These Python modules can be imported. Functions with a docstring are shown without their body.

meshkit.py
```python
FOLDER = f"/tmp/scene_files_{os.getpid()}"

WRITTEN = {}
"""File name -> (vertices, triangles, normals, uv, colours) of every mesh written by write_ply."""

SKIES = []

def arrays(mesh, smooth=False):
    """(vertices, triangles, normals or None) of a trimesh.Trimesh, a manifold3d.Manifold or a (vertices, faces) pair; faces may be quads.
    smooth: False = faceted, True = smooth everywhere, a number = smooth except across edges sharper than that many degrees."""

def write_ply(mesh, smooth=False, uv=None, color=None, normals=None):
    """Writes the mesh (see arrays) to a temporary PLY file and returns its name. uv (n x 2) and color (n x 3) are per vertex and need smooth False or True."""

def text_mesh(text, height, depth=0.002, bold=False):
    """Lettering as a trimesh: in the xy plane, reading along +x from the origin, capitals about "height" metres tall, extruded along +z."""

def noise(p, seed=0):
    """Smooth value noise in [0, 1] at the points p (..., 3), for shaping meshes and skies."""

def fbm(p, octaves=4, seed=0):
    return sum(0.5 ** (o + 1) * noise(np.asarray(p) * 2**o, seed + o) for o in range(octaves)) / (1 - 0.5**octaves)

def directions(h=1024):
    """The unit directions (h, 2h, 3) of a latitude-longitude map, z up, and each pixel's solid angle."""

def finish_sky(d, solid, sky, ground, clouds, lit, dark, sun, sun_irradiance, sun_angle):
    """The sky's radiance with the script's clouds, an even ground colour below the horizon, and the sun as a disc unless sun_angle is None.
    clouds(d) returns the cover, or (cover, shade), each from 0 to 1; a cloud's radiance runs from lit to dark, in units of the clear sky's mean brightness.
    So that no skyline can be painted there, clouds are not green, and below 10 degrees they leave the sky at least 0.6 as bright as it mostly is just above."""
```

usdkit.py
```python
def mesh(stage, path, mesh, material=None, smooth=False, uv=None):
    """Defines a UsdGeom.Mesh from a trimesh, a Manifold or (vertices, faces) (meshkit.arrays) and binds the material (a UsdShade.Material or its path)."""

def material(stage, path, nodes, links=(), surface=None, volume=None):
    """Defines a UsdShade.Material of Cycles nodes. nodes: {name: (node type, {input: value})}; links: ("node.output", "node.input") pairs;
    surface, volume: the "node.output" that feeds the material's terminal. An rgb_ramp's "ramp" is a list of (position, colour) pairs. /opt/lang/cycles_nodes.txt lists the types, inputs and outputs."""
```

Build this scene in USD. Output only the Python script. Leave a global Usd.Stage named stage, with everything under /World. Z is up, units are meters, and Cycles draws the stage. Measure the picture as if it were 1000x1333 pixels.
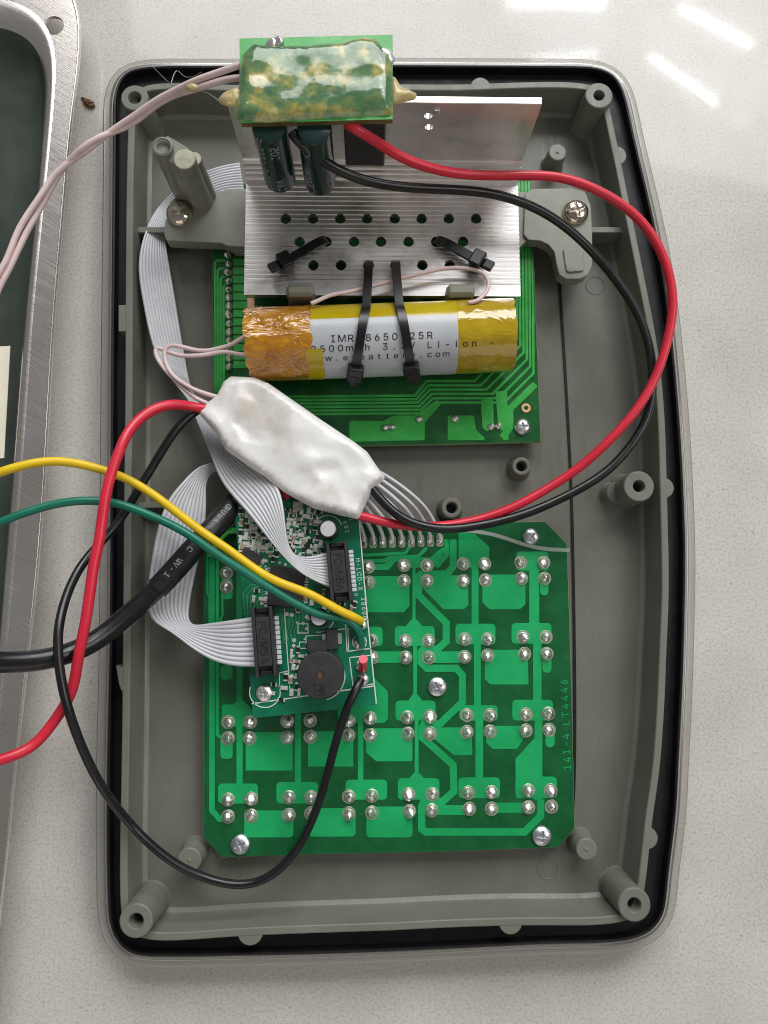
import math, random
import numpy as np, trimesh, usdkit, meshkit
import manifold3d as m3
from pxr import Usd, UsdGeom, UsdLux, UsdShade, Gf, Sdf, Vt
from shapely.geometry import Polygon, LineString, Point, box as sbox
from shapely.ops import unary_union
from shapely import affinity
from scipy.interpolate import CubicSpline, LinearNDInterpolator
from scipy.spatial import Delaunay

stage = Usd.Stage.CreateInMemory()
UsdGeom.SetStageUpAxis(stage, UsdGeom.Tokens.z)
UsdGeom.SetStageMetersPerUnit(stage, 1.0)
UsdGeom.Xform.Define(stage, '/World')
rng = random.Random(7)
nrng = np.random.default_rng(7)

# ------------------------------------------------------------------ camera (all lengths below in mm, written out in metres)
HC, FP = 222.0, 1002.0                 # camera height above the stone, focal length in photo pixels
NAD = (480.0, 780.0)                   # where the plumb line through the lens meets the photo
n_c = np.array([(NAD[0] - 500) / FP, -(NAD[1] - 666.5) / FP, -1.0]); n_c /= np.linalg.norm(n_c)
zw = -n_c
yw = np.array([0, 1.0, 0]) - zw * zw[1]; yw /= np.linalg.norm(yw)
xw = np.cross(yw, zw)
R = np.array([xw, yw, zw])             # camera axes -> world
cam = UsdGeom.Camera.Define(stage, '/World/Camera')
HA = 20.955
cam.CreateHorizontalApertureAttr(HA); cam.CreateVerticalApertureAttr(HA * 4 / 3)
cam.CreateFocalLengthAttr(HA * FP / 1000.0)
cam.CreateClippingRangeAttr(Gf.Vec2f(0.01, 50))
M4 = Gf.Matrix4d(*[float(v) for v in (*R[:, 0], 0, *R[:, 1], 0, *R[:, 2], 0, 0, 0, HC * .001, 1)])
cam.AddTransformOp().Set(M4)
EXPOSURE = 0.36
cam.CreateExposureAttr(EXPOSURE)


def P(px, py, z):
    """The place at height z (mm) that stands at this spot of the photo."""
    d = R @ np.array([(px - 500) / FP, -(py - 666.5) / FP, -1.0])
    t = (z - HC) / d[2]
    return np.array([d[0] * t, d[1] * t, z])


def PP(pts, z):
    return [tuple(P(x, y, z)[:2]) for x, y in pts]


# ------------------------------------------------------------------ light: daylight from a window beyond the far edge, added fill lights, room ambience, small lamps
def rect_light(name, pos, aim, w, h, radiance, color):
    l = UsdLux.RectLight.Define(stage, '/World/' + name)
    l.CreateWidthAttr(w); l.CreateHeightAttr(h); l.CreateIntensityAttr(radiance); l.CreateColorAttr(Gf.Vec3f(*color))
    pos = np.array(pos, float); z = pos - np.array(aim, float); z /= np.linalg.norm(z)
    x = np.cross([0, 0, 1.0], z)
    x = np.array([1.0, 0, 0]) if np.linalg.norm(x) < 1e-6 else x / np.linalg.norm(x)
    y = np.cross(z, x)
    l.AddTransformOp().Set(Gf.Matrix4d(*[float(v) for v in (*x, 0, *y, 0, *z, 0, *pos, 1)]))
    return l


rect_light('window_light', (0.45, 2.1, 1.7), (0, 0, 0), 2.4, 1.5, 5.6, (0.98, 0.985, 0.98))
rect_light('side_fill_light', (2.3, 0.1, 2.5), (0, 0, 0), 1.5, 1.5, 3.0, (1.0, 0.96, 0.90))  # unseen fill light added high on the right, not a window


def tube_lamp(name, a, b, height, width, radiance):
    """A lamp whose mirror image lies along the streak a-b seen on the polished stone."""
    q = []
    for px in (a, b):
        p = P(px[0], px[1], 0) * .001; d = p - np.array([0, 0, HC * .001]); d /= np.linalg.norm(d)
        r = d * [1, 1, -1]
        q.append(p + r * (height / r[2]))
    q = np.array(q); mid = q.mean(0); x = q[1] - q[0]; L = np.linalg.norm(x); x /= L
    z = np.array([0, 0, 1.0]); z = z - x * (z @ x); z /= np.linalg.norm(z); y = np.cross(z, x)
    l = UsdLux.RectLight.Define(stage, '/World/' + name)
    l.CreateWidthAttr(float(L)); l.CreateHeightAttr(width); l.CreateIntensityAttr(radiance); l.CreateColorAttr(Gf.Vec3f(0.97, 1.0, 1.0))
    l.AddTransformOp().Set(Gf.Matrix4d(*[float(v) for v in (*x, 0, *y, 0, *z, 0, *mid, 1)]))


tube_lamp('tube_lamp', (844, 72), (934, 134), 2.5, 0.023, 57)
tube_lamp('tube_lamp_001', (884, 8), (980, 60), 2.5, 0.026, 57)
tube_lamp('tube_lamp_002', (660, 4), (790, 6), 2.5, 0.028, 40)
tube_lamp('tube_lamp_003', (690, 80), (778, 70), 2.5, 0.023, 40)
tube_lamp('tube_lamp_004', (960, 152), (968, 160), 2.5, 0.014, 32)

rect_light('near_fill_light', (-.2, -2.4, 1.3), (0, 0, 0), 2.2, 1.6, .6, (1.0, .90, .80))  # unseen warm fill added on the near side to lift metal and stone

dome = UsdLux.DomeLight.Define(stage, '/World/room_light')
usdkit.material(stage, '/World/Looks/room', {'b': ('background_shader', {'color': (0.98, 0.99, 1.0), 'strength': 0.13})}, [], surface='b.background')
UsdShade.MaterialBindingAPI.Apply(dome.GetPrim()).Bind(UsdShade.Material.Get(stage, '/World/Looks/room'))


# ------------------------------------------------------------------ materials
def mat(name, c1, c2=None, rough=.5, metal=0., nscale=.3, detail=4, ramp=(.35, .65), bump=None, bevel=0., rvar=0., **kw):
    """A principled surface: colour drifts c1..c2 by noise (scale per mm); bump = (scale per mm, height mm)."""
    path = '/World/Looks/' + name
    nodes = {'geo': ('geometry', {}), 'mp': ('mapping', {'scale': (1000., 1000., 1000.)}), 'p': ('principled_bsdf', {'roughness': rough, 'metallic': metal, **kw})}
    links = [('geo.position', 'mp.vector')]
    if c2 is None:
        nodes['p'][1]['base_color'] = c1
    else:
        nodes['n'] = ('noise_texture', {'scale': nscale, 'detail': float(detail), 'roughness': .6})
        nodes['r'] = ('rgb_ramp', {'ramp': [(ramp[0], c1), (ramp[1], c2)]})
        links += [('mp.vector', 'n.vector'), ('n.fac', 'r.fac'), ('r.color', 'p.base_color')]
    if rvar:
        nodes['n3'] = ('noise_texture', {'scale': .25, 'detail': 5., 'roughness': .65})
        nodes['rr'] = ('map_range', {'from_min': .3, 'from_max': .7, 'to_min': max(.02, rough - rvar), 'to_max': rough + rvar})
        links += [('mp.vector', 'n3.vector'), ('n3.fac', 'rr.value'), ('rr.result', 'p.roughness')]
    nsrc = None
    if bevel:
        nodes['bv'] = ('bevel', {'radius': bevel * .001, 'samples': 4}); nsrc = 'bv.bevel'
    if bump:
        nodes['n2'] = ('noise_texture', {'scale': bump[0], 'detail': 3., 'roughness': .55})
        nodes['bp'] = ('bump', {'distance': bump[1] * .001, 'strength': 1.0})
        links += [('mp.vector', 'n2.vector'), ('n2.fac', 'bp.height')]
        if nsrc: links.append((nsrc, 'bp.normal'))
        nsrc = 'bp.normal'
    if nsrc: links.append((nsrc, 'p.normal'))
    return usdkit.material(stage, path, nodes, links, surface='p.BSDF')


M = {}
# polished stone: pale ground, soft clouds, fine grain and sparse dark flecks
M['stone'] = usdkit.material(stage, '/World/Looks/stone', {
    'geo': ('geometry', {}), 'mp': ('mapping', {'scale': (1000., 1000., 1000.)}),
    'n1': ('noise_texture', {'scale': .035, 'detail': 4.}), 'r1': ('rgb_ramp', {'ramp': [(.3, (.49, .468, .432)), (.7, (.565, .545, .508))]}),
    'n2': ('noise_texture', {'scale': 1.3, 'detail': 3., 'roughness': .7}), 'r2': ('rgb_ramp', {'ramp': [(.34, (.76, .745, .72)), (.5, (1, 1, 1)), (.68, (1.06, 1.06, 1.06))]}),
    'mx': ('mix', {'mix_type': 'multiply', 'fac': 1.0}),
    'n3': ('noise_texture', {'scale': .62, 'detail': 4., 'roughness': .65}), 'r3': ('rgb_ramp', {'ramp': [(.285, (.42, .39, .36)), (.34, (1, 1, 1))]}),
    'mx2': ('mix', {'mix_type': 'multiply', 'fac': .8}),
    'v': ('noise_texture', {'scale': 2.2, 'detail': 3., 'roughness': .6}), 'bp': ('bump', {'distance': .0000006, 'strength': 1.0}),
    'rg': ('rgb_ramp', {'ramp': [(.45, (.05, .05, .05)), (.52, (.38, .38, .38))]}),
    'p': ('principled_bsdf', {'specular_ior_level': .5})},
    [('geo.position', 'mp.vector'), ('mp.vector', 'n1.vector'), ('mp.vector', 'n2.vector'), ('mp.vector', 'n3.vector'), ('mp.vector', 'v.vector'), ('v.fac', 'rg.fac'), ('rg.color', 'p.roughness'),
     ('n1.fac', 'r1.fac'), ('n2.fac', 'r2.fac'), ('n3.fac', 'r3.fac'), ('r1.color', 'mx.color1'), ('r2.color', 'mx.color2'),
     ('mx.color', 'mx2.color1'), ('r3.color', 'mx2.color2'), ('mx2.color', 'p.base_color'), ('v.fac', 'bp.height'), ('bp.normal', 'p.normal')], surface='p.BSDF')
# brushed stainless steel: fine scratches running slantwise
M['steel'] = usdkit.material(stage, '/World/Looks/steel', {
    'geo': ('geometry', {}), 'mp': ('mapping', {'scale': (1000., 1000., 1000.)}), 'ro': ('vector_rotate', {'rotate_type': 'z_axis', 'angle': .55}),
    'm2': ('mapping', {'scale': (.10, 7.0, 1.)}), 'n': ('noise_texture', {'scale': 1., 'detail': 3.}), 'bp': ('bump', {'distance': .000016, 'strength': .7}),
    'rr': ('map_range', {'from_min': .3, 'from_max': .7, 'to_min': .20, 'to_max': .36}),
    'n1': ('noise_texture', {'scale': .03, 'detail': 3.}), 'r1': ('rgb_ramp', {'ramp': [(.35, (.78, .71, .66)), (.65, (.88, .83, .79))]}),
    'p': ('principled_bsdf', {'metallic': 1.0})},
    [('geo.position', 'mp.vector'), ('mp.vector', 'ro.vector'), ('ro.vector', 'm2.vector'), ('m2.vector', 'n.vector'), ('n.fac', 'bp.height'), ('n.fac', 'rr.value'),
     ('mp.vector', 'n1.vector'), ('n1.fac', 'r1.fac'), ('r1.color', 'p.base_color'), ('rr.result', 'p.roughness'), ('bp.normal', 'p.normal')], surface='p.BSDF')
M['steel_shaded'] = mat('steel_shaded', (.060, .078, .062), (.100, .120, .100), rough=.25, metal=.5, nscale=.05)  # same steel, darkened: shade inside the pan is put into the colour
def moulded(name, c1, c2, dust):
    return usdkit.material(stage, '/World/Looks/' + name, {
        'geo': ('geometry', {}), 'mp': ('mapping', {'scale': (1000., 1000., 1000.)}), 'm2': ('mapping', {'scale': (1., .15, 1.)}),
        'n': ('noise_texture', {'scale': .05, 'detail': 5., 'roughness': .6}), 'r': ('rgb_ramp', {'ramp': [(.3, c1), (.7, c2)]}),
        'nd': ('noise_texture', {'scale': .9, 'detail': 4., 'roughness': .7}), 'rd': ('rgb_ramp', {'ramp': [(.69, (0, 0, 0)), (.76, (dust, dust, dust))]}), 'ad': ('mix', {'mix_type': 'add', 'fac': 1.0}),
        'ns': ('noise_texture', {'scale': .5, 'detail': 3., 'roughness': .6}), 'mr': ('map_range', {'from_min': .3, 'from_max': .7, 'to_min': .30, 'to_max': .55}),
        'n2': ('noise_texture', {'scale': 2.8, 'detail': 3.}), 'bv': ('bevel', {'radius': .00035, 'samples': 4}), 'bp': ('bump', {'distance': .00003, 'strength': 1.0}), 'p': ('principled_bsdf', {})},
        [('geo.position', 'mp.vector'), ('mp.vector', 'n.vector'), ('n.fac', 'r.fac'), ('mp.vector', 'nd.vector'), ('nd.fac', 'rd.fac'), ('r.color', 'ad.color1'), ('rd.color', 'ad.color2'), ('ad.color', 'p.base_color'),
         ('mp.vector', 'm2.vector'), ('m2.vector', 'ns.vector'), ('ns.fac', 'mr.value'), ('mr.result', 'p.roughness'), ('mp.vector', 'n2.vector'), ('n2.fac', 'bp.height'), ('bv.bevel', 'bp.normal'), ('bp.normal', 'p.normal')], surface='p.BSDF')


M['grey'] = moulded('grey_plastic', (.118, .119, .096), (.150, .149, .124), .16)
M['grey_rim'] = moulded('grey_rim_plastic', (.140, .146, .118), (.172, .176, .148), .10)
M['khaki'] = mat('khaki_plastic', (.20, .205, .165), (.25, .255, .21), rough=.42, nscale=.08, bump=(1.8, .02), bevel=.45, rvar=.08)
M['khaki_pale'] = mat('khaki_broken', (.42, .42, .32), (.52, .50, .38), rough=.5, nscale=.6, bump=(1.2, .12))
M['rubber'] = mat('black_rubber', (.004, .004, .005), (.008, .008, .009), rough=.5, nscale=.2, rvar=.1, specular_ior_level=.3)
M['black'] = mat('black_plastic', (.010, .010, .011), (.016, .016, .017), rough=.35, nscale=.3, bump=(2., .01), bevel=.2)
M['black_matt'] = mat('black_matt', (.018, .017, .019), (.03, .028, .03), rough=.55, nscale=.3, bump=(3., .015), bevel=.15)
M['tie'] = mat('tie_nylon', (.007, .007, .009), rough=.28, bevel=.2)
M['red'] = mat('red_insulation', (.58, .016, .040), (.66, .022, .050), rough=.34, nscale=.15, bump=(.8, .02))
M['blackwire'] = mat('black_insulation', (.006, .006, .008), (.010, .010, .012), rough=.30, nscale=.2, bump=(.6, .02), rvar=.08)
M['yellow'] = mat('yellow_insulation', (.70, .46, .003), (.78, .53, .004), rough=.42, nscale=.2, bump=(.9, .02))
M['greenwire'] = mat('green_insulation', (.002, .130, .085), (.003, .165, .105), rough=.36, nscale=.2, bump=(.9, .02))
M['pink'] = mat('pink_insulation', (.66, .50, .50), (.75, .60, .59), rough=.42, nscale=.2)
M['ribbon'] = mat('ribbon_grey', (.50, .51, .54), (.58, .59, .62), rough=.40, nscale=.1)
M['sleeve'] = mat('sleeve_black', (.006, .006, .007), (.011, .011, .012), rough=.40, nscale=.3, bump=(.7, .05))
M['print_white'] = mat('white_print', (.62, .66, .62), rough=.6)
M['print_dim'] = mat('dim_print', (.27, .32, .31), rough=.5)
M['print_black'] = mat('black_print', (.015, .015, .02), rough=.5)
M['pcb'] = mat('solder_mask', (.003, .074, .020), (.006, .110, .032), rough=.24, nscale=.12, detail=6, bump=(1.2, .008), rvar=.08)
M['trace'] = mat('masked_copper', (.004, .280, .080), (.012, .380, .118), rough=.28, nscale=.07, bump=(1.5, .01), rvar=.08)
M['pcb2'] = mat('solder_mask_old', (.005, .070, .016), (.014, .110, .028), rough=.2, nscale=.2, detail=6, bump=(1.0, .012), rvar=.12)
M['trace2'] = mat('masked_copper_old', (.030, .330, .050), (.050, .420, .075), rough=.25, nscale=.15, bump=(1.2, .02), rvar=.12)
M['pcb3'] = mat('solder_mask_blue_green', (.002, .130, .062), (.004, .175, .085), rough=.28, nscale=.2, rvar=.08)
M['trace3'] = mat('thin_copper', (.03, .20, .08), (.06, .30, .13), rough=.35, nscale=.5)
M['pcb_edge'] = mat('board_edge', (.30, .36, .14), (.38, .42, .20), rough=.6, nscale=.5)
M['bright_tin'] = mat('bright_tin', (.62, .66, .58), (.80, .80, .76), rough=.35, metal=.35, nscale=.8)
M['edge_brown'] = mat('brown_board_edge', (.10, .075, .02), (.16, .12, .04), rough=.5, nscale=.5)
M['solder'] = mat('solder', (.82, .81, .79), (.92, .91, .89), rough=.36, metal=1., nscale=.5, bump=(.5, .06), rvar=.06)
M['tin'] = mat('tinned_pad', (.40, .42, .32), (.55, .55, .45), rough=.4, metal=.8, nscale=.8)
M['copper'] = mat('bare_copper', (.75, .40, .22), (.85, .52, .34), rough=.4, metal=.8, nscale=.8)
M['zinc'] = mat('zinc_screw', (.62, .63, .66), (.75, .76, .79), rough=.34, metal=1., nscale=.5, bump=(.9, .08))
M['nickel'] = mat('nickel_screw', (.62, .54, .44), (.74, .67, .58), rough=.16, metal=1., nscale=.5, bump=(.6, .04), bevel=.15)
M['alu'] = usdkit.material(stage, '/World/Looks/alu', {
    'geo': ('geometry', {}), 'mp': ('mapping', {'scale': (1000., 1000., 1000.)}), 'm2': ('mapping', {'scale': (.08, 5., 5.)}),
    'n': ('noise_texture', {'scale': 1., 'detail': 4.}), 'bp': ('bump', {'distance': .00003, 'strength': .6}),
    'n1': ('noise_texture', {'scale': .12, 'detail': 5.}), 'r1': ('rgb_ramp', {'ramp': [(.3, (.70, .67, .65)), (.7, (.86, .84, .83))]}),
    'rr': ('map_range', {'from_min': .3, 'from_max': .7, 'to_min': .30, 'to_max': .46}),
    'p': ('principled_bsdf', {'metallic': 1.0})},
    [('geo.position', 'mp.vector'), ('mp.vector', 'm2.vector'), ('m2.vector', 'n.vector'), ('n.fac', 'bp.height'), ('mp.vector', 'n1.vector'), ('n1.fac', 'r1.fac'), ('n1.fac', 'rr.value'),
     ('r1.color', 'p.base_color'), ('rr.result', 'p.roughness'), ('bp.normal', 'p.normal')], surface='p.BSDF')
M['cap_sleeve'] = mat('cap_sleeve', (.004, .022, .020), (.006, .030, .027), rough=.22, nscale=.3, bump=(.5, .03))
M['cap_top'] = mat('cap_top', (.62, .60, .64), (.70, .68, .72), rough=.45, metal=.6, nscale=.8)
M['pack'] = mat('white_shrink_film', (.62, .58, .53), (.78, .77, .76), rough=.30, nscale=.07, detail=7, ramp=(.30, .46), bump=(.35, .10), rvar=.08)
M['cell_wrap'] = mat('yellow_cell_wrap', (.43, .31, .004), (.50, .38, .008), rough=.18, nscale=.1, bump=(.25, .12))
M['cell_label'] = mat('white_cell_label', (.45, .47, .50), (.51, .53, .56), rough=.30, nscale=.1, bump=(.2, .08))
def tape(name, c1, c2, h):
    return usdkit.material(stage, '/World/Looks/' + name, {
        'geo': ('geometry', {}), 'mp': ('mapping', {'scale': (1000., 1000., 1000.)}), 'm2': ('mapping', {'scale': (.8, 1.5, 1.5), 'rotation': (0., .3, .5)}),
        'n': ('noise_texture', {'type': 'ridged_multifractal', 'scale': .13, 'detail': 3., 'roughness': .5, 'distortion': .6, 'offset': 1.0, 'gain': 2.0}), 'bp': ('bump', {'distance': h * .001, 'strength': 1.}),
        'n1': ('noise_texture', {'scale': .22, 'detail': 5., 'roughness': .6}), 'r1': ('rgb_ramp', {'ramp': [(.35, c1), (.65, c2)]}),
        'p': ('principled_bsdf', {'roughness': .13, 'coat_weight': 1.0, 'coat_roughness': .03})},
        [('geo.position', 'mp.vector'), ('mp.vector', 'm2.vector'), ('m2.vector', 'n.vector'), ('n.fac', 'bp.height'), ('bp.normal', 'p.normal'), ('bp.normal', 'p.coat_normal'), ('mp.vector', 'n1.vector'),
         ('n1.fac', 'r1.fac'), ('r1.color', 'p.base_color')], surface='p.BSDF')


M['kapton'] = tape('amber_tape', (.36, .12, .003), (.56, .25, .006), .5)
M['gold_tape'] = tape('golden_tape', (.38, .24, .003), (.47, .33, .005), .10)
M['resistor'] = mat('chip_body', (.012, .011, .012), rough=.4)
M['ceramic'] = mat('ceramic_chip', (.30, .20, .13), (.38, .27, .19), rough=.5)
M['tan'] = mat('yellow_part', (.42, .26, .04), (.58, .42, .13), rough=.5, nscale=.6)
M['cream'] = mat('cream_paper', (.80, .74, .60), (.86, .80, .67), rough=.5, nscale=.1)
M['crumb'] = mat('crumb', (.13, .07, .03), (.25, .16, .08), rough=.8, nscale=1.5)


def mix_glass(name, tint, ior, rough, body=None, bodyw=0.):
    nodes = {'t': ('transparent_bsdf', {'color': tint}), 'g': ('glossy_bsdf', {'color': (.45, .45, .45), 'roughness': rough}), 'f': ('fresnel', {'IOR': ior}), 'm': ('mix_closure', {})}
    links = [('f.fac', 'm.fac'), ('t.BSDF', 'm.closure1'), ('g.BSDF', 'm.closure2')]
    out = 'm.closure'
    if body is not None:
        nodes['d'] = ('principled_bsdf', {'base_color': body, 'roughness': rough}); nodes['m2'] = ('mix_closure', {'fac': bodyw})
        links += [('m.closure', 'm2.closure1'), ('d.BSDF', 'm2.closure2')]; out = 'm2.closure'
    return usdkit.material(stage, '/World/Looks/' + name, nodes, links, surface=out)


M['clear'] = mix_glass('clear_plastic', (.90, .89, .875), 1.30, .14, (.58, .56, .53), .15)
M['film'] = mix_glass('clear_film', (.95, .97, .95), 1.5, .15, (.55, .6, .55), .22)
# hot glue: milky, yellowish where thick, seen over the parts it covers
M['glue'] = usdkit.material(stage, '/World/Looks/glue', {
    'geo': ('geometry', {}), 'mp': ('mapping', {'scale': (1000., 1000., 1000.)}), 'n2': ('noise_texture', {'scale': .45, 'detail': 2.}), 'bp': ('bump', {'distance': .00007, 'strength': 1.}),
    'n1': ('noise_texture', {'scale': .20, 'detail': 3., 'roughness': .55}), 'r1': ('rgb_ramp', {'ramp': [(.40, (.10, .23, .12)), (.53, (.17, .29, .14)), (.62, (.42, .38, .10)), (.72, (.58, .53, .26))]}),
    'mr': ('map_range', {'from_min': .35, 'from_max': .62, 'to_min': .48, 'to_max': .78}),
    't': ('transparent_bsdf', {'color': (.78, .90, .66)}), 'p': ('principled_bsdf', {'roughness': .13, 'coat_weight': .8, 'coat_roughness': .04}),
    'm': ('mix_closure', {})},
    [('geo.position', 'mp.vector'), ('mp.vector', 'n2.vector'), ('mp.vector', 'n1.vector'), ('n1.fac', 'r1.fac'), ('r1.color', 'p.base_color'), ('n1.fac', 'mr.value'), ('mr.result', 'm.fac'),
     ('n2.fac', 'bp.height'), ('bp.normal', 'p.normal'), ('t.BSDF', 'm.closure1'), ('p.BSDF', 'm.closure2')], surface='m.closure')
M['glue_thick'] = mat('glue_thick', (.62, .50, .20), (.72, .62, .34), rough=.2, nscale=.4, bump=(.6, .2), transmission_weight=.35)

# ------------------------------------------------------------------ making things
taken = {}


def fresh(parent, name):
    k = (parent, name); i = taken.get(k, -1) + 1; taken[k] = i
    return f'{parent}/{name}' + (f'_{i:03d}' if i else '')


ORI = {}


def tag(prim, label=None, cat=None, group=None, kind=None):
    for k, v in (('label', label), ('category', cat), ('group', group), ('kind', kind)):
        if v: prim.SetCustomDataByKey(k, v)
    return prim


def thing(name, label, cat, base, group=None):
    p = fresh('/World', name); x = UsdGeom.Xform.Define(stage, p)
    base = np.array(base, float); x.AddTranslateOp().Set(Gf.Vec3d(*(float(v) * .001 for v in base)))
    ORI[p] = base
    tag(x.GetPrim(), label, cat, group)
    return p


def obj(parent, name, mesh, material, smooth=False, label=None, root=None, kind=None):
    """One mesh under parent; mesh given in world mm."""
    p = fresh(parent, name)
    o = ORI.get(parent, np.zeros(3)); ORI[p] = o
    v, f = (mesh.vertices, mesh.faces) if hasattr(mesh, 'faces') else meshkit.arrays(mesh)[:2]
    tm = trimesh.Trimesh((np.asarray(v) - o) * .001, f, process=False)
    g = usdkit.mesh(stage, p, tm, M[material], smooth=smooth)
    tag(g.GetPrim(), label, None, None, kind)
    return p


def single(name, label, cat, mesh, material, smooth=False, group=None):
    v, f = (mesh.vertices, mesh.faces) if hasattr(mesh, 'faces') else meshkit.arrays(mesh)[:2]
    v = np.asarray(v); base = np.array([(v[:, 0].min() + v[:, 0].max()) / 2, (v[:, 1].min() + v[:, 1].max()) / 2, v[:, 2].min()])
    p = fresh('/World', name)
    g = usdkit.mesh(stage, p, trimesh.Trimesh((v - base) * .001, f, process=False), M[material], smooth=smooth)
    g.AddTranslateOp().Set(Gf.Vec3d(*(float(q) * .001 for q in base)))
    tag(g.GetPrim(), label, cat, group)
    return p


def cat_(ms): return trimesh.util.concatenate(ms)


def ext(poly, z0, z1):
    """Solid of a shapely polygon (world mm) between two heights."""
    geoms = [g for g in getattr(poly, 'geoms', [poly]) if g.area > 1e-6]
    out = []
    for g in geoms:
        m = trimesh.creation.extrude_polygon(g, z1 - z0, engine='earcut'); m.apply_translation([0, 0, z0]); out.append(m)
    return cat_(out)


def poly(pts, z): return Polygon(PP(pts, z)).buffer(0)


def rpoly(pts, z, r):
    p = poly(pts, z); return p.buffer(-r, quad_segs=4).buffer(2 * r, quad_segs=4).buffer(-r, quad_segs=4)


def pline(pts, z, w): return LineString(PP(pts, z)).buffer(w / 2, cap_style=2, join_style=2)


def prect(x0, y0, x1, y1): return [(x0, y0), (x1, y0), (x1, y1), (x0, y1)]


def bx(c, s, rz=0., ch=0.):
    """Box centre, size, turn about z; ch chamfers every edge."""
    if ch:
        h = np.array(s) / 2; pts = []
        for sx in (-1, 1):
            for sy in (-1, 1):
                for sz in (-1, 1):
                    for k in range(3):
                        q = h.copy(); q[[j for j in range(3) if j != k]] -= ch
                        pts.append(q * [sx, sy, sz])
        m = trimesh.convex.convex_hull(np.array(pts))
    else:
        m = trimesh.creation.box(s)
    if rz: m.apply_transform(trimesh.transformations.rotation_matrix(rz, [0, 0, 1]))
    m.apply_translation(c); return m


def frame_T(origin, x, z):
    x = np.array(x, float); x /= np.linalg.norm(x); z = np.array(z, float); z -= x * (z @ x); z /= np.linalg.norm(z)
    T = np.eye(4); T[:3, 0] = x; T[:3, 1] = np.cross(z, x); T[:3, 2] = z; T[:3, 3] = origin; return T


def rev(profile, at, n=24):
    m = trimesh.creation.revolve(np.array(profile, float), sections=n); m.apply_translation(at); return m


def spline(pts, n):
    pts = np.array(pts, float); t = np.r_[0, np.cumsum(np.linalg.norm(np.diff(pts, axis=0), axis=1) ** .6)]
    return CubicSpline(t, pts, bc_type='natural')(np.linspace(0, t[-1], n))


def pspline(pts, n):
    """A curve through (px, py, z) stations."""
    return spline([P(*p) for p in pts], n)


def frames(c):
    t = np.gradient(c, axis=0); t /= np.linalg.norm(t, axis=1)[:, None]
    u = np.cross(t[0], [0, 0, 1.0])
    if np.linalg.norm(u) < 1e-3: u = np.cross(t[0], [1.0, 0, 0])
    U = []
    for k in range(len(c)):
        u = u - t[k] * (u @ t[k]); u /= np.linalg.norm(u); U.append(u.copy())
    U = np.array(U); return t, U, np.cross(t, U)


def tube(c, r, sides=10, cap=True):
    t, U, V = frames(c); a = np.linspace(0, 2 * np.pi, sides, endpoint=False)
    r = np.broadcast_to(r, (len(c),))
    v = (c[:, None] + r[:, None, None] * (np.cos(a)[None, :, None] * U[:, None] + np.sin(a)[None, :, None] * V[:, None])).reshape(-1, 3)
    f = []
    n = len(c)
    for i in range(n - 1):
        for j in range(sides):
            A = i * sides + j; B = i * sides + (j + 1) % sides; C = A + sides; D = B + sides
            f += [[A, D, B], [A, C, D]]
    if cap:
        v = np.vstack([v, c[0], c[-1]]); k = len(v) - 2
        for j in range(sides):
            f += [[k, j, (j + 1) % sides], [k + 1, (n - 1) * sides + (j + 1) % sides, (n - 1) * sides + j]]
    m = trimesh.Trimesh(v, f, process=False); m.fix_normals() if False else None
    return m


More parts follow.
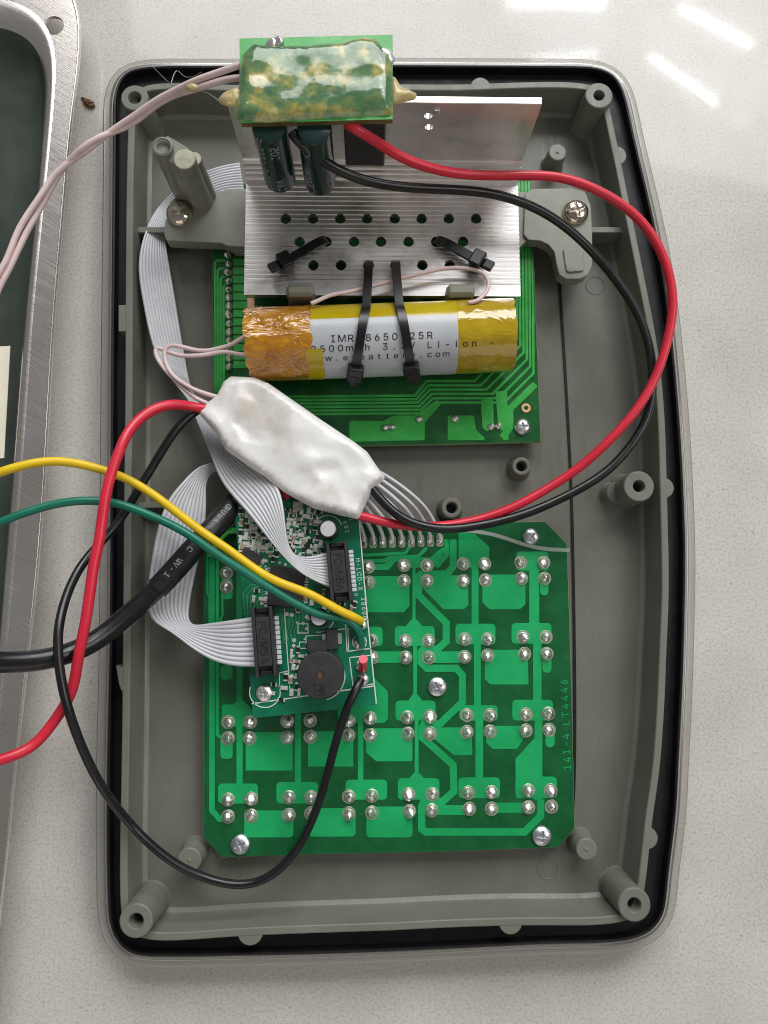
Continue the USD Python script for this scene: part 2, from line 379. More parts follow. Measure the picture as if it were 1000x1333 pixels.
def strap(c, up, w, th):
    """A flat band along c; up = its outward direction at each station."""
    t = np.gradient(c, axis=0); t /= np.linalg.norm(t, axis=1)[:, None]
    up = np.broadcast_to(np.array(up, float), c.shape); s = np.cross(t, up); s /= np.linalg.norm(s, axis=1)[:, None]; n = np.cross(s, t)
    ring = np.stack([c + s * a * w / 2 + n * b * th / 2 for a, b in ((-1, -1), (1, -1), (1, 1), (-1, 1))], 1)
    v = ring.reshape(-1, 3); f = []
    for i in range(len(c) - 1):
        for j in range(4):
            A = i * 4 + j; B = i * 4 + (j + 1) % 4; f += [[A, B, B + 4], [A, B + 4, A + 4]]
    k = (len(c) - 1) * 4; f += [[0, 2, 1], [0, 3, 2], [k, k + 1, k + 2], [k, k + 2, k + 3]]
    m = trimesh.Trimesh(v, f, process=False); m.fix_normals(); return m


def closed_curve(pts, n=420):
    """Even, smooth closed outline through the given points, anticlockwise, with outward normals."""
    p = np.array(pts, float); p = np.vstack([p, p[:1]])
    t = np.r_[0, np.cumsum(np.linalg.norm(np.diff(p, axis=0), axis=1) ** .5)]
    c = CubicSpline(t, p, bc_type='periodic')(np.linspace(0, t[-1], 4000))
    s = np.r_[0, np.cumsum(np.linalg.norm(np.diff(c, axis=0), axis=1))]
    q = np.linspace(0, s[-1], n, endpoint=False); c = np.stack([np.interp(q, s, c[:, 0]), np.interp(q, s, c[:, 1])], 1)
    if Polygon(c).exterior.is_ccw is False: c = c[::-1]
    return c


def sweep_ring(outline, profile):
    """Sweeps an open or closed (offset, z) profile round a closed outline."""
    pl = Polygon(outline); rings = []
    d = np.roll(outline, -1, 0) - np.roll(outline, 1, 0); d /= np.linalg.norm(d, axis=1)[:, None]; nrm = np.stack([d[:, 1], -d[:, 0]], 1)
    for off, z in profile:
        rings.append(np.c_[outline + nrm * off, np.full(len(outline), z)])
    v = np.vstack(rings); n = len(outline); f = []
    for k in range(len(profile) - 1):
        i = np.arange(n); j = (i + 1) % n
        f.append(np.stack([k * n + i, k * n + j, (k + 1) * n + j], 1)); f.append(np.stack([k * n + i, (k + 1) * n + j, (k + 1) * n + i], 1))
    return trimesh.Trimesh(v, np.vstack(f), process=False)


def pillow(pg, zmid, up, dn, edge, step, wob=0., seed=0, freq=.1, tilt=None, facet=0):
    """A soft cushion filling a polygon."""
    x0, y0, x1, y1 = pg.bounds
    b = [pg.exterior.interpolate(s) for s in np.arange(0, pg.exterior.length, step * .7)]
    pts = [(p.x, p.y) for p in b]; nb = len(pts)
    r = np.random.default_rng(seed)
    for x in np.arange(x0, x1, step):
        for y in np.arange(y0, y1, step):
            q = Point(x + r.uniform(-.2, .2) * step, y + r.uniform(-.2, .2) * step)
            if pg.contains(q) and pg.exterior.distance(q) > step * .4: pts.append((q.x, q.y))
    pts = np.array(pts); tri = Delaunay(pts).simplices
    cen = pts[tri].mean(1); tri = tri[[pg.contains(Point(*c)) for c in cen]]
    a, b2, c2 = pts[tri[:, 0]], pts[tri[:, 1]], pts[tri[:, 2]]
    cr = (b2[:, 0] - a[:, 0]) * (c2[:, 1] - a[:, 1]) - (b2[:, 1] - a[:, 1]) * (c2[:, 0] - a[:, 0])
    tri = np.where(cr[:, None] > 0, tri, tri[:, ::-1])
    d = np.array([pg.exterior.distance(Point(*p)) for p in pts]); d[:nb] = 0
    h = np.sqrt(np.clip(1 - (1 - np.clip(d / edge, 0, 1)) ** 2, 0, 1))
    zt = np.broadcast_to(0. if tilt is None else tilt(pts), (len(pts),))
    wn = (.25 - np.abs(meshkit.fbm(np.c_[pts * freq, np.full(len(pts), seed)], 2, seed) - .5) * 4) * wob
    if facet:      # creased film: flat facets between a few random heights
        gx, gy = np.meshgrid(np.arange(x0 - 2 * facet, x1 + 2 * facet, facet), np.arange(y0 - 2 * facet, y1 + 2 * facet, facet)); q = np.c_[gx.ravel(), gy.ravel()] + r.uniform(-.42, .42, (gx.size, 2)) * facet
        wn = .55 * LinearNDInterpolator(q, r.uniform(-1, .6, len(q)))(pts) * wob + .45 * wn
    top = np.c_[pts, zmid + zt + h * (up + wn)]; bot = np.c_[pts, zmid + zt - h * dn]
    n = len(pts)
    return trimesh.Trimesh(np.vstack([top, bot]), np.vstack([tri, tri[:, ::-1] + n]), process=False)


def mono(text, h, adv, depth=.03, bold=False, wx=1.0):
    """Evenly spaced lettering."""
    ms = []
    for i, ch in enumerate(text):
        if ch == ' ': continue
        m = meshkit.text_mesh(ch, h, depth, bold); m.vertices[:, 0] -= m.bounds[:, 0].mean(); m.vertices[:, 0] *= wx; m.apply_translation([(i + .5) * adv, 0, 0]); ms.append(m)
    return cat_(ms)


def lay(m, at, ang, z):
    """Lays flat lettering at world xy, reading along ang."""
    m = m.copy(); m.apply_transform(trimesh.transformations.rotation_matrix(ang, [0, 0, 1])); m.apply_translation([at[0], at[1], z]); return m


def wrap(m, x, th, r, T):
    """Wraps lettering (x along the axis) on a cylinder of radius r: th = angle of its baseline."""
    v = m.vertices; a = th + v[:, 1] / r; q = np.c_[v[:, 0] + x, (r + v[:, 2]) * np.cos(a), (r + v[:, 2]) * np.sin(a)]
    o = trimesh.Trimesh(q, m.faces, process=False); o.apply_transform(T); return o


# ================================================================== THE STONE
g = usdkit.mesh(stage, '/World/stone_surface', trimesh.Trimesh([[-1.5, -1.5, 0], [1.5, -1.5, 0], [1.5, 1.5, 0], [-1.5, 1.5, 0]], [[0, 1, 2], [0, 2, 3]], process=False), M['stone'])
tag(g.GetPrim(), 'pale grey speckled polished stone surface', None, None, 'structure')

# ================================================================== THE STEEL PAN (left edge)
ZF = 10.0
po = [(-160, -75), (-60, -72), (20, -62), (70, -38), (95, -6), (103, 30), (103, 65), (99, 105), (93, 150), (85, 230), (79, 300), (72, 380), (63, 520), (56, 640), (46, 760), (36, 850), (27, 930), (17, 1020), (9, 1100), (-1, 1190), (-12, 1300), (-25, 1420)]
pi_ = [(-160, 36), (-60, 37), (-14, 39), (14, 46), (34, 60), (46, 82), (51, 112), (50, 150), (45, 220), (39, 285), (32, 350), (25, 420), (17, 520), (9, 620), (0, 720), (-8, 820), (-15, 900), (-23, 980), (-32, 1080), (-42, 1190), (-52, 1300), (-64, 1420)]
oc = spline([P(x, y, ZF)[:2] for x, y in po], 260)
ic = spline([P(x, y, ZF)[:2] for x, y in pi_], 260)
pan = thing('steel_pan', 'brushed stainless steel pan with a holed flange, cut by the left edge', 'pan', (P(0, 400, 0)))
def prof_rings(pr):
    v = []; n = len(oc)
    for s, z in pr: v.append(np.c_[oc * (1 - s) + ic * s, np.full(n, z)])
    f = []
    for k in range(len(pr) - 1):
        for i in range(n - 1):
            A = k * n + i; f += [[A, A + 1, A + n + 1], [A, A + n + 1, A + n]]
    return trimesh.Trimesh(np.vstack(v), f, process=False)
# flange with a real hole: flat part triangulated around the hole, then the rolled edge and the wall
hole = Point(*P(70, 33, ZF)[:2]).buffer(3.0, quad_segs=12)
s_in = .62
flat_in = oc * (1 - s_in) + ic * s_in
flat = Polygon(np.vstack([oc, flat_in[::-1]])).buffer(0).difference(hole)
obj(pan, 'flange', ext(flat, ZF - 1.0, ZF), 'steel', smooth=20)
obj(pan, 'rolled_edge', prof_rings([(-.0, ZF - 1.5), (-.012, ZF - .9), (-.006, ZF - .3), (.012, ZF + .06), (.03, ZF + .1), (.05, ZF + .03)]), 'steel', smooth=60)
obj(pan, 'wall', prof_rings([(.60, ZF + .02), (.66, ZF + .25), (.72, ZF + .12), (.80, ZF - .3), (.86, ZF - .8), (.91, ZF - 1.6)]), 'steel', smooth=60)
obj(pan, 'lower_wall', prof_rings([(.91, ZF - 1.6), (.955, ZF - 2.7), (1.0, ZF - 4.2), (1.04, ZF - 5.4), (1.12, ZF - 6.5), (1.25, ZF - 7.6), (1.5, ZF - 8.2), (1.9, ZF - 8.4)]), 'steel_shaded', smooth=60)
inn = np.array([P(x, y, ZF)[:2] for x, y in pi_])
obj(pan, 'pan_floor', ext(Polygon(np.vstack([inn + [2, 0], [[-210, -170], [-210, 175]]])).buffer(0), 0.6, 1.6), 'steel_shaded')
obj(pan, 'paper_label', ext(poly([(-30, 452), (13, 450), (5, 596), (-30, 600)], 2.1), 1.7, 2.0), 'cream', label='cream paper label inside the pan')

# ================================================================== THE CASE
outer_px = [(147, 160), (149, 120), (160, 97), (185, 87), (260, 85), (400, 84), (600, 84), (740, 85), (775, 87), (799, 97), (814, 122), (824, 165), (845, 255), (866, 360), (879, 470), (887, 570), (891, 650), (893, 720), (892, 800), (889, 900), (884, 1000), (880, 1066), (870, 1150), (864, 1190), (847, 1213), (808, 1226), (740, 1229), (679, 1231), (560, 1237), (400, 1243), (300, 1245), (200, 1246), (164, 1238), (146, 1214), (140, 1175), (139, 1000), (142, 850), (143, 700), (144, 500), (146, 300)]
wall_px = [(167, 160), (164, 300), (163, 500), (161, 700), (158, 1000), (157, 1180), (164, 1207), (187, 1222), (300, 1220), (500, 1212), (560, 1209), (700, 1205), (795, 1203), (828, 1190), (840, 1154), (850, 1066), (859, 1000), (866, 900), (868, 848), (871, 770), (870, 692), (868, 614), (865, 536), (857, 458), (843, 380), (819, 261), (796, 150), (785, 120), (757, 108), (610, 109), (500, 109), (308, 110), (195, 110), (174, 122)]
ZW, Z0 = 15.0, 4.0
OUT = closed_curve(PP(outer_px, 12)); WAL = closed_curve(PP(wall_px, ZW))
case = thing('device_case', 'grey plastic device case lying open with a black gasket round its rim', 'case', P(500, 666, 0))
obj(case, 'floor_panel', ext(Polygon(WAL).buffer(-2.0), 2.0, Z0), 'grey')
wn = meshkit.noise(np.c_[WAL * .6, np.zeros(len(WAL))], 3) * .25
obj(case, 'inner_wall', sweep_ring(WAL, [(0, 2.0), (0, ZW - .15), (-.2, ZW), (-1.75, ZW), (-1.95, ZW - .2), (-2.4, 6.0), (-2.8, 4.6), (-3.8, 4.05), (-4.2, 3.9)]), 'grey_rim', smooth=35)
gw = Polygon(OUT).buffer(-.9).difference(Polygon(WAL).buffer(.12))
obj(case, 'gasket', ext(gw, 2.0, 9.2), 'rubber', smooth=30)
obj(case, 'outer_rim', sweep_ring(OUT, [(-.95, 2), (-.95, 11.6), (-.75, 12.0), (-.3, 12.1), (-.05, 11.8), (0, 11.2), (0.05, 1.5), (-.95, 1.5), (-.95, 2)]), 'rubber', smooth=40)
obj(case, 'clear_skirt', sweep_ring(OUT, [(.08, 10.6), (.25, 11.3), (.5, 11.4), (.75, 11.0), (1.3, 10.5), (2.0, 10.3), (2.6, 10.4), (3.0, 10.6), (3.3, 10.4), (3.45, 9.8), (3.55, 6), (3.7, .3)]), 'clear', smooth=60, label='clear plastic skirt round the case')


def boss(px, py, r, hr, z1, name='boss', z0=Z0, base_grow=1.12, mname='grey_rim', hole_depth=7.0):
    k = (HC - z1) / FP; r *= k; hr *= k; c = P(px, py, 0 + z1); c[2] = 0
    if hr:
        pr = [(hr * .8, z1 - hole_depth), (hr, z1 - .3), (hr + .25, z1), (r - .25, z1), (r, z1 - .25), (r * base_grow, z0 + 1), (r * base_grow + .7, z0 - .1)]
        m = cat_([rev(pr, c, 28), rev([(0, z1 - hole_depth), (hr * .8 + .02, z1 - hole_depth)], c, 28)])
    else:
        m = rev([(0, z1 + .25), (.35, z1 + .2), (.5, z1), (r - .25, z1), (r, z1 - .25), (r * base_grow, z0 + .8), (r * base_grow + .6, z0 - .1)], c, 28)
    m.fix_normals()
    return obj(case, name, m, mname, smooth=40)


for a in ((175, 127, 19, 8.5, 17.3), (780, 124, 19.5, 7, 17.3), (177, 1199, 20.5, 8.5, 17.3), (826, 1178, 20.5, 8, 17.3), (832, 633, 20.5, 7.5, 15.6)): boss(*a)
for a in ((726, 198, 12.5, 0, 11.4), (246, 1120, 15, 0, 11.5), (764, 1106, 13.5, 0, 11.5), (803, 641, 14, 0, 8.5)): boss(*a, name='post')
for a in ((679, 607, 12.5, 6.5, 9.5), (588, 661, 13.5, 7, 10.5)): boss(*a, name='hollow_post', mname='grey')
for px, py, w, h, ang in ((625, 104, 26, 26, 90), (818, 200, 26, 26, -15), (868, 635, 26, 30, 0), (855, 1093, 26, 26, 10), (665, 1207, 28, 26, 90), (326, 1220, 30, 26, 90)):
    k = .2065; c = P(px, py, ZW); wi = Polygon(WAL); e = wi.exterior.interpolate(wi.exterior.project(Point(*c[:2]))); ce = np.array(wi.centroid.coords[0]) - [e.x, e.y]
    e = wi.buffer(-.9).exterior; e = e.interpolate(e.project(Point(*c[:2]))); q = Point(e.x, e.y).buffer(w * k * .52, quad_segs=10).difference(wi.buffer(-1.72))
    obj(case, 'rim_tab', ext(q, ZW - 1.8, ZW - .12), 'grey_rim')
obj(case, 'rim_tab', ext(poly(prect(154.5, 397, 168, 431), ZW - .12), 4, ZW - .12), 'grey_rim')
obj(case, 'rim_tab', ext(poly([(151, 866), (156, 868), (168, 866), (168, 900), (158, 899), (155, 890)], ZW - .12), 4, ZW - .12), 'grey_rim')
for pts, z1, w in (([(176, 299), (235, 299)], 11.0, 1.6), ([(748, 299), (812, 299)], 11.0, 1.6), ([(172, 658), (262, 656)], 9.0, 1.6)):
    obj(case, 'rib', ext(pline(pts, z1, w), 3.8, z1), 'grey_rim')
# the long step in the floor on the right, and faint moulded rings
seam = [(727, 330), (733, 420), (739, 520), (744, 620), (747, 720), (749, 850), (749, 1000), (746, 1075)]
sp = spline([P(x, y, 5)[:2] for x, y in seam], 40)
obj(case, 'floor_step', ext(LineString(sp).buffer(.35, cap_style=2), 3.9, 4.45), 'rubber', label='dark seam along the case floor')
for px, py, r in ((713, 1131, 13), (300, 1133, 14), (775, 372, 13)):
    c = P(px, py, 4); obj(case, 'moulded_ring', rev([(r * .218 - .35, 3.9), (r * .218 - .2, 4.12), (r * .218, 4.12), (r * .218 + .15, 3.9)], [c[0], c[1], 0], 28), 'grey', smooth=30)


# ================================================================== boards
def screw_head(px, py, z, r_px, name, mname, parent, dome=.8):
    k = (HC - z) / FP; r = r_px * k; c = P(px, py, z); a0 = rng.uniform(0, 1.5)
    n = 36; prof = [(r * .96, 0), (r, .25), (r * .93, .25 + dome * .45), (r * .7, .25 + dome * .82), (r * .4, .25 + dome)]
    m = trimesh.creation.revolve(np.array([(0, -.3)] + prof + [(0, .25 + dome)]), sections=n)
    mm = m3.Manifold(m3.Mesh(np.array(m.vertices, np.float32), np.array(m.faces, np.uint32)))
    try:
        for ang in (0, 90):
            mm = mm - m3.Manifold.cube([r * 1.15, r * .26, 2], True).rotate([0, 0, ang]).translate([0, 0, .25 + dome + .45])
        mm = mm - m3.Manifold.cylinder(1.2, r * .16, r * .3, 12).translate([0, 0, dome - .5])
        v, f, _ = meshkit.arrays(mm); m = trimesh.Trimesh(v, f, process=False)
    except Exception: pass
    m.apply_transform(trimesh.transformations.rotation_matrix(a0, [0, 0, 1])); m.apply_translation(c)
    return obj(parent, name, m, mname, smooth=35)


def joint(px, py, z, r, h, tilt=.18):
    """A blob of solder with the cut lead standing in it."""
    m = trimesh.creation.revolve(np.array([(0, -.1), (r * 1.0, -.1), (r * 1.04, .12), (r * 1.0, h * .36), (r * .86, h * .68), (r * .60, h * .92), (r * .34, h * 1.05), (r * .22, h * 1.2), (0, h * 1.25)]), sections=14)
    m.apply_transform(trimesh.transformations.rotation_matrix(rng.uniform(0, 6), [0, 0, 1]))
    s = m.vertices[:, 2:3] / h; m.vertices[:, :2] += s * np.array([rng.uniform(-tilt, tilt), rng.uniform(-tilt, tilt)]) * r * 1.6
    m.vertices += nrng.normal(0, .012 * r, m.vertices.shape) * (s > .1)
    m.apply_translation(P(px, py, z)); return m


# ---------------------------------------------------------------- keypad board (large, lower)
ZK = 9.0
kb = thing('keypad_board', 'large bright green circuit board of key pads in the lower half of the case', 'circuit board', P(505, 895, 4))
kpoly = poly([(266, 690), (420, 683), (600, 680), (710, 679.5), (738, 708), (741, 800), (744, 900), (748, 1078), (737, 1092), (724, 1103), (560, 1109), (400, 1112), (289, 1116), (265.5, 1089), (265, 900)], ZK)
obj(kb, 'board', ext(kpoly, ZK - 1.5, ZK), 'pcb')
obj(kb, 'board_edge', ext(kpoly.buffer(.06).difference(kpoly.buffer(-.12)), ZK - 1.4, ZK - .08), 'pcb_edge')
K = .2126   # mm per px at the board


def U(*ps): return unary_union(ps).buffer(.05).buffer(-.05)


def rr(x0, y0, x1, y1, r=1.0): return rpoly(prect(x0, y0, x1, y1), ZK, r)
def qq(x0, y0, x1, y1): return poly(prect(x0, y0, x1, y1), ZK)
def pg(*pts): return rpoly(list(pts), ZK, .5)
def tr(w, *pts): return LineString(PP(pts, ZK)).buffer(w * K / 2, cap_style=2, join_style=2)


traces = [
    U(rr(672, 718, 714, 743), qq(689, 735, 702, 822), rr(666, 811, 718, 838), qq(694, 830, 705, 920), rr(667, 911, 720, 938), qq(696, 930, 706, 1042), pg((706, 958), (706, 1040), (672, 1039), (671, 988), (697, 960)), rr(671, 1011, 725, 1039)),
    tr(9, (590, 702), (590, 738), (582, 747), (548, 747), (545, 750), (545, 775), (581, 811), (581, 835), (570, 845), (551, 845), (548, 849), (548, 862), (556, 870), (594, 870), (602, 879), (602, 914), (573, 942), (552, 943), (550, 948), (550, 960), (590, 996), (591, 1030), (577, 1043), (551, 1045), (549, 1050), (549, 1079), (554, 1083), (683, 1083), (704, 1062), (704, 1041)),
    U(pg((597, 692), (618, 695), (637, 712), (637, 739), (597, 739)), qq(614, 730, 623, 818), rr(593, 812, 645, 839), qq(617, 832, 626, 925), rr(598, 918, 648, 938), qq(619, 932, 629, 1018), rr(597, 1012, 651, 1039)),
    U(qq(519, 730, 565, 739), qq(537, 736, 541, 818), pg((539, 803), (552, 817), (526, 817)), rr(514, 815, 566, 841), qq(538, 835, 543, 916), pg((540, 900), (552, 914), (530, 914)), rr(515, 912, 567, 938), qq(540, 932, 545, 1016), pg((542, 1003), (555, 1016), (530, 1016)), rr(518, 1013, 572, 1041)),
    rr(440, 816, 498, 841), U(pg((470, 870), (486, 882), (505, 900), (505, 936), (500, 941), (440, 941), (440, 890)), qq(466, 930, 473, 1020), rr(450, 1015, 504, 1041)),
    U(qq(384, 920, 392, 1024), rr(360, 1018, 414, 1046)), U(qq(308, 715, 316, 922), pg((289, 917), (304, 917), (312, 908), (322, 917), (334, 930), (334, 946), (289, 946)), qq(308, 940, 316, 1024), rr(284, 1020, 336, 1046)),
    tr(7, (276, 720), (276, 1055), (286, 1066), (300, 1066)), tr(4, (283, 720), (283, 956), (292, 964)), tr(3, (270, 722), (270, 772), (273, 777), (273, 852)), tr(2.5, (289, 765), (290, 800), (287, 806), (287, 850)),
    rr(287, 866, 303, 885), rr(287, 958, 303, 988), rr(288, 752, 303, 780),
    pg((476, 750), (533, 750), (533, 789), (526, 797), (476, 797)), pg((550, 749), (609, 749), (610, 788), (604, 793), (577, 793), (550, 765)),
    pg((628, 748), (684, 748), (684, 787), (677, 793), (637, 793), (628, 784)), qq(480, 848, 528, 863), qq(558, 848, 605, 863),
    pg((632, 846), (687, 846), (688, 891), (639, 891), (631, 884)),
    rr(703, 745, 714, 775, 1.1), rr(706, 842, 718, 876, 1.2), rr(710, 942, 722, 973, 1.2),
    qq(320, 953, 381, 1003), qq(401, 952, 460, 998), pg((476, 948), (537, 948), (537, 991), (490, 991), (477, 980)),
    pg((563, 947), (614, 947), (615, 983), (591, 983), (565, 962)), pg((632, 945), (683, 945), (684, 958), (673, 975), (642, 975), (633, 967)),
    rr(318, 1055, 382, 1090), rr(402, 1052, 463, 1089), rr(477, 1050, 537, 1090), qq(563, 1048, 611, 1061), qq(640, 1045, 686, 1058),
    tr(4, (533, 712), (528, 720), (470, 723)), tr(4.5, (556, 713), (545, 724), (508, 726), (500, 730), (470, 730)), pg((473, 734), (500, 734), (512, 724), (560, 726), (575, 713), (583, 713), (566, 738), (552, 737), (515, 731), (506, 742), (474, 742)),
    tr(6, (581, 702), (582, 722), (568, 738))]
for ti, t in enumerate(traces): obj(kb, 'copper_trace', ext(t.intersection(kpoly.buffer(-.3)), ZK - .02, ZK + .07 + .008 * (ti % 4)), 'trace')
JK = [(480, 737), (526, 735), (556, 735), (603, 733), (631, 733), (678, 731), (708, 731), (480, 757), (526, 755), (556, 755), (603, 755), (632, 754), (679, 752), (709, 752),
      (484, 833), (528, 833), (558, 833), (605, 831), (635, 831), (681, 828), (711, 828), (485, 855), (528, 855), (558, 855), (605, 854), (635, 852), (683, 850), (712, 850),
      (297, 939), (326, 939), (374, 938), (404, 937), (454, 937), (482, 934), (530, 933), (560, 932), (608, 930), (638, 930), (685, 929), (714, 928),
      (297, 960), (325, 960), (374, 959), (404, 958), (454, 956), (482, 956), (531, 954), (560, 954), (608, 952), (638, 951), (685, 950), (715, 949),
      (297, 1040), (327, 1039), (376, 1037), (405, 1037), (454, 1036), (484, 1035), (532, 1033), (563, 1033), (610, 1031), (640, 1030), (688, 1028), (717, 1028),
      (297, 1062), (327, 1061), (376, 1060), (405, 1058), (454, 1058), (484, 1057), (533, 1055), (562, 1054), (611, 1052), (640, 1052), (688, 1050), (718, 1049), (295, 745), (295, 763)]
for x, y in JK:
    j = obj(kb, 'solder_joint', joint(x, y + 1, ZK + .09, 6.5 * K * rng.uniform(.84, 1.12), 1.5 * rng.uniform(.7, 1.25), .28), 'solder', smooth=50)
    c = P(x, y + 1, 0 + ZK); obj(j, 'pad_ring', rev([(1.3, ZK + .1), (8.5 * K, ZK + .13), (8.7 * K, ZK + .1)], [c[0], c[1], 0], 18), 'tin')
for i in range(9):
    x = 473.5 + 12.4 * i; y = 707 - .3 * i
    obj(kb, 'header_pad', ext(rpoly(prect(x - 4.6, y - 9, x + 4.6, y + 7), ZK, .6), ZK + .0, ZK + .16), 'tin')
    obj(kb, 'solder_joint', joint(x, y, ZK + .1, 4.2 * K, 1.1, .3), 'solder', smooth=50)
for x, y, r in ((691, 699, 11), (569, 894, 12.3), (705, 1088, 12.3), (313, 1099, 12.3)): screw_head(x, y, ZK + .05, r, 'screw', 'zinc', kb, dome=1.1)
tk = .13
for txt, (x, y), h, adv in (('LT4446', (742, 946), 12, 10.2), ('141-4', (744, 1004), 12, 9.6)):
    m = mono(txt, h * K * .8, adv * K, .05, False, .9)
    a = P(x, y, ZK); obj(kb, 'board_lettering', lay(m, a, math.pi / 2 + .03, ZK + .01), 'trace')

# ---------------------------------------------------------------- display board (upper, under the battery)
ZU = 9.0
ub = thing('display_board', 'green circuit board with fine parallel traces under the heat sink and battery', 'circuit board', P(490, 410, 4))
upoly = poly([(277, 325), (280, 240), (691, 233), (697, 400), (704, 575), (540, 579), (380, 582), (278, 520)], ZU)
obj(ub, 'board', ext(upoly, ZU - 1.5, ZU), 'pcb2')
obj(ub, 'board_edge', ext(upoly.buffer(.06).difference(upoly.buffer(-.12)), ZU - 1.4, ZU - .08), 'pcb_edge')
T2 = []
for k in range(4):
    x = 279.5 + 3.9 * k; T2.append(tr(3.0, (x, 516 - 2 * k), (x, 339 + 10.5 * k + 3), (x + 3, 339 + 10.5 * k), (296, 339 + 10.5 * k)))
for k in range(13): T2.append(qq(304, 337 + 11.1 * k, 330, 346 + 11.1 * k))
for k in range(6):
    xr = 694.5 - 4.3 * k; yb = 486 - 9 * k
    yh = 524 - 5.6 * k
    dx = xr - (yh - yb) if yh > yb else xr
    T2.append(tr(3.3, (xr - 1.5, 236), (xr, yb), (xr - (yh - yb), yh), (566 - 2 * k, yh), (566 - 2 * k - 16, yh + 14 + k), (300, yh + 16 + k)))
T2 += [pg((455, 548), (500, 548), (512, 541), (540, 541), (568, 521), (576, 524), (553, 550), (553, 573), (455, 575)),
       pg((583, 541), (617, 541), (620, 560), (630, 569), (655, 569), (655, 552), (662, 552), (662, 573), (583, 573)),
       pg((626, 520), (642, 520), (643, 556), (634, 562), (628, 556)), pg((645, 510), (660, 508), (662, 562), (651, 560), (648, 548)),
       tr(9, (697, 500), (664, 532), (664, 556), (654, 570))]
for ti, t in enumerate(T2): obj(ub, 'copper_trace', ext(t.intersection(upoly.buffer(-.3)), ZU - .02, ZU + .06 + .009 * (ti % 7)), 'trace2')
for k in range(14):
    y = 333 + 11.2 * k
    obj(ub, 'header_pin', joint(298, y, ZU + .05, 1.05, 1.6, .35), 'solder', smooth=50)
for x, y, r in ((502, 556, 1.0), (511, 555, 1.0), (546, 546, 1.0), (592, 545, 1.1), (639, 556, 1.0), (649, 555, 1.0)):
    obj(ub, 'solder_joint', joint(x, y, ZU + .05, r, 1.0, .3), 'solder', smooth=50)
c = P(685, 531, ZU); obj(ub, 'plated_hole', rev([(.6, ZU + .02), (.65, ZU + .12), (1.3, ZU + .12), (1.35, ZU + .02)], [c[0], c[1], 0], 20), 'copper')
screw_head(680, 556, ZU + .05, 11, 'screw', 'zinc', ub, dome=1.1)
obj(ub, 'contact_strip', ext(poly([(322, 388), (331, 388), (333, 482), (324, 480)], ZU + .1), ZU - .02, ZU + .12), 'copper')

# ---------------------------------------------------------------- controller board (small, left)
ZL = 16.5
lb = thing('controller_board', 'small dark green circuit board crowded with chips, a buzzer and two ribbon sockets', 'circuit board', P(400, 790, 9))
lpts = [(304, 650), (463, 640), (490.5, 918), (330, 935)]
lpoly = poly(lpts, ZL)
obj(lb, 'board', ext(lpoly, ZL - 1.6, ZL), 'pcb3')
KL = (HC - ZL) / FP
def lq(x0, y0, x1, y1): return poly(prect(x0, y0, x1, y1), ZL)
def lsilk(w, *pts, parent=lb): obj(parent, 'silkscreen_line', ext(LineString(PP(pts, ZL)).buffer(w * KL / 2, cap_style=2), ZL - .01, ZL + .05), 'print_white')
lsilk(1.6, (328, 916), (487.5, 893)); lsilk(1.5, (468, 682), (478, 800), (490, 916)); lsilk(1.3, (464, 808), (479, 806)); lsilk(1.3, (452, 848), (483, 844)); lsilk(1.3, (452, 848), (450, 812))
lsilk(1.2, (455, 856), (484, 853)); lsilk(1.2, (455, 856), (460, 896)); lsilk(1.2, (472, 893), (487, 890)); lsilk(1.2, (398, 828), (430, 826), (431, 850)); lsilk(1.2, (398, 828), (399, 843), (408, 850)); lsilk(1.1, (438, 820), (453, 818), (454, 846))
lsilk(1.1, (370, 792), (378, 905)); lsilk(1.0, (364, 900), (364, 876), (377, 873))
for cx, cy, r, a0, a1 in ((345, 901, 20, 160, 385), (417, 880, 32, -75, 75), (427, 690, 19, 20, 140), (415, 803, 20, -100, 20), (468, 836, 9, 0, 350)):
    a = np.radians(np.linspace(a0, a1, 30)); lsilk(1.3, *[(cx + r * math.cos(t), cy - r * math.sin(t)) for t in a])
for txt, at, h, adv, ang in (('H-LCD-X', (463, 726), 7, 6.2, -1.49), ('28608', (470, 777), 6.5, 6.0, -1.49), ('K01', (446, 678), 6, 6, -1.3), ('X1', (453, 668), 6, 6, -1.3), ('R 6', (461, 772), 5.5, 5.0, -1.49), ('D4', (349, 904), 5, 5, 0), ('C17', (362, 668), 5, 5, .1)):
    m = mono(txt, h * KL * .85, adv * KL, .05, False, .9); obj(lb, 'board_lettering', lay(m, P(*at, ZL), ang, ZL + .01), 'print_white')
for k in range(6):
    x = 318 + 4.5 * k; obj(lb, 'copper_trace', ext(LineString(PP([(x, 800), (x - 1, 772 + 3 * k), (x + 7, 762 + 3 * k), (x + 22, 760 + 3 * k)], ZL)).buffer(.16), ZL - .02, ZL + .04), 'trace3')
for k in range(8):
    x = 366 + 4.6 * k; obj(lb, 'copper_trace', ext(LineString(PP([(x, 792), (x + 1.5, 815), (x - 2, 822), (x, 840 - 3 * k)], ZL)).buffer(.16), ZL - .02, ZL + .04), 'trace3')


def chip(px, py, w, h, t, ang, mname='resistor', name='chip', legs=0):
    c = P(px, py, ZL + t / 2); b = obj(lb, name, bx(c, (w, h, t), ang, min(w, h, t) * .12), mname)
    if legs:
        ms = []
        n = legs; ca, sa = math.cos(ang), math.sin(ang)
        for i in range(n):
            s = ((i + .5) / n - .5) * h * .92
            for sg in (-1, 1):
                lx, ly = sg * (w / 2 + .45), s
                ms.append(bx((c[0] + lx * ca - ly * sa, c[1] + lx * sa + ly * ca, ZL + .18), (1.0, h / n * .5, .3), ang))
        obj(b, 'leads', cat_(ms), 'solder')
    return b


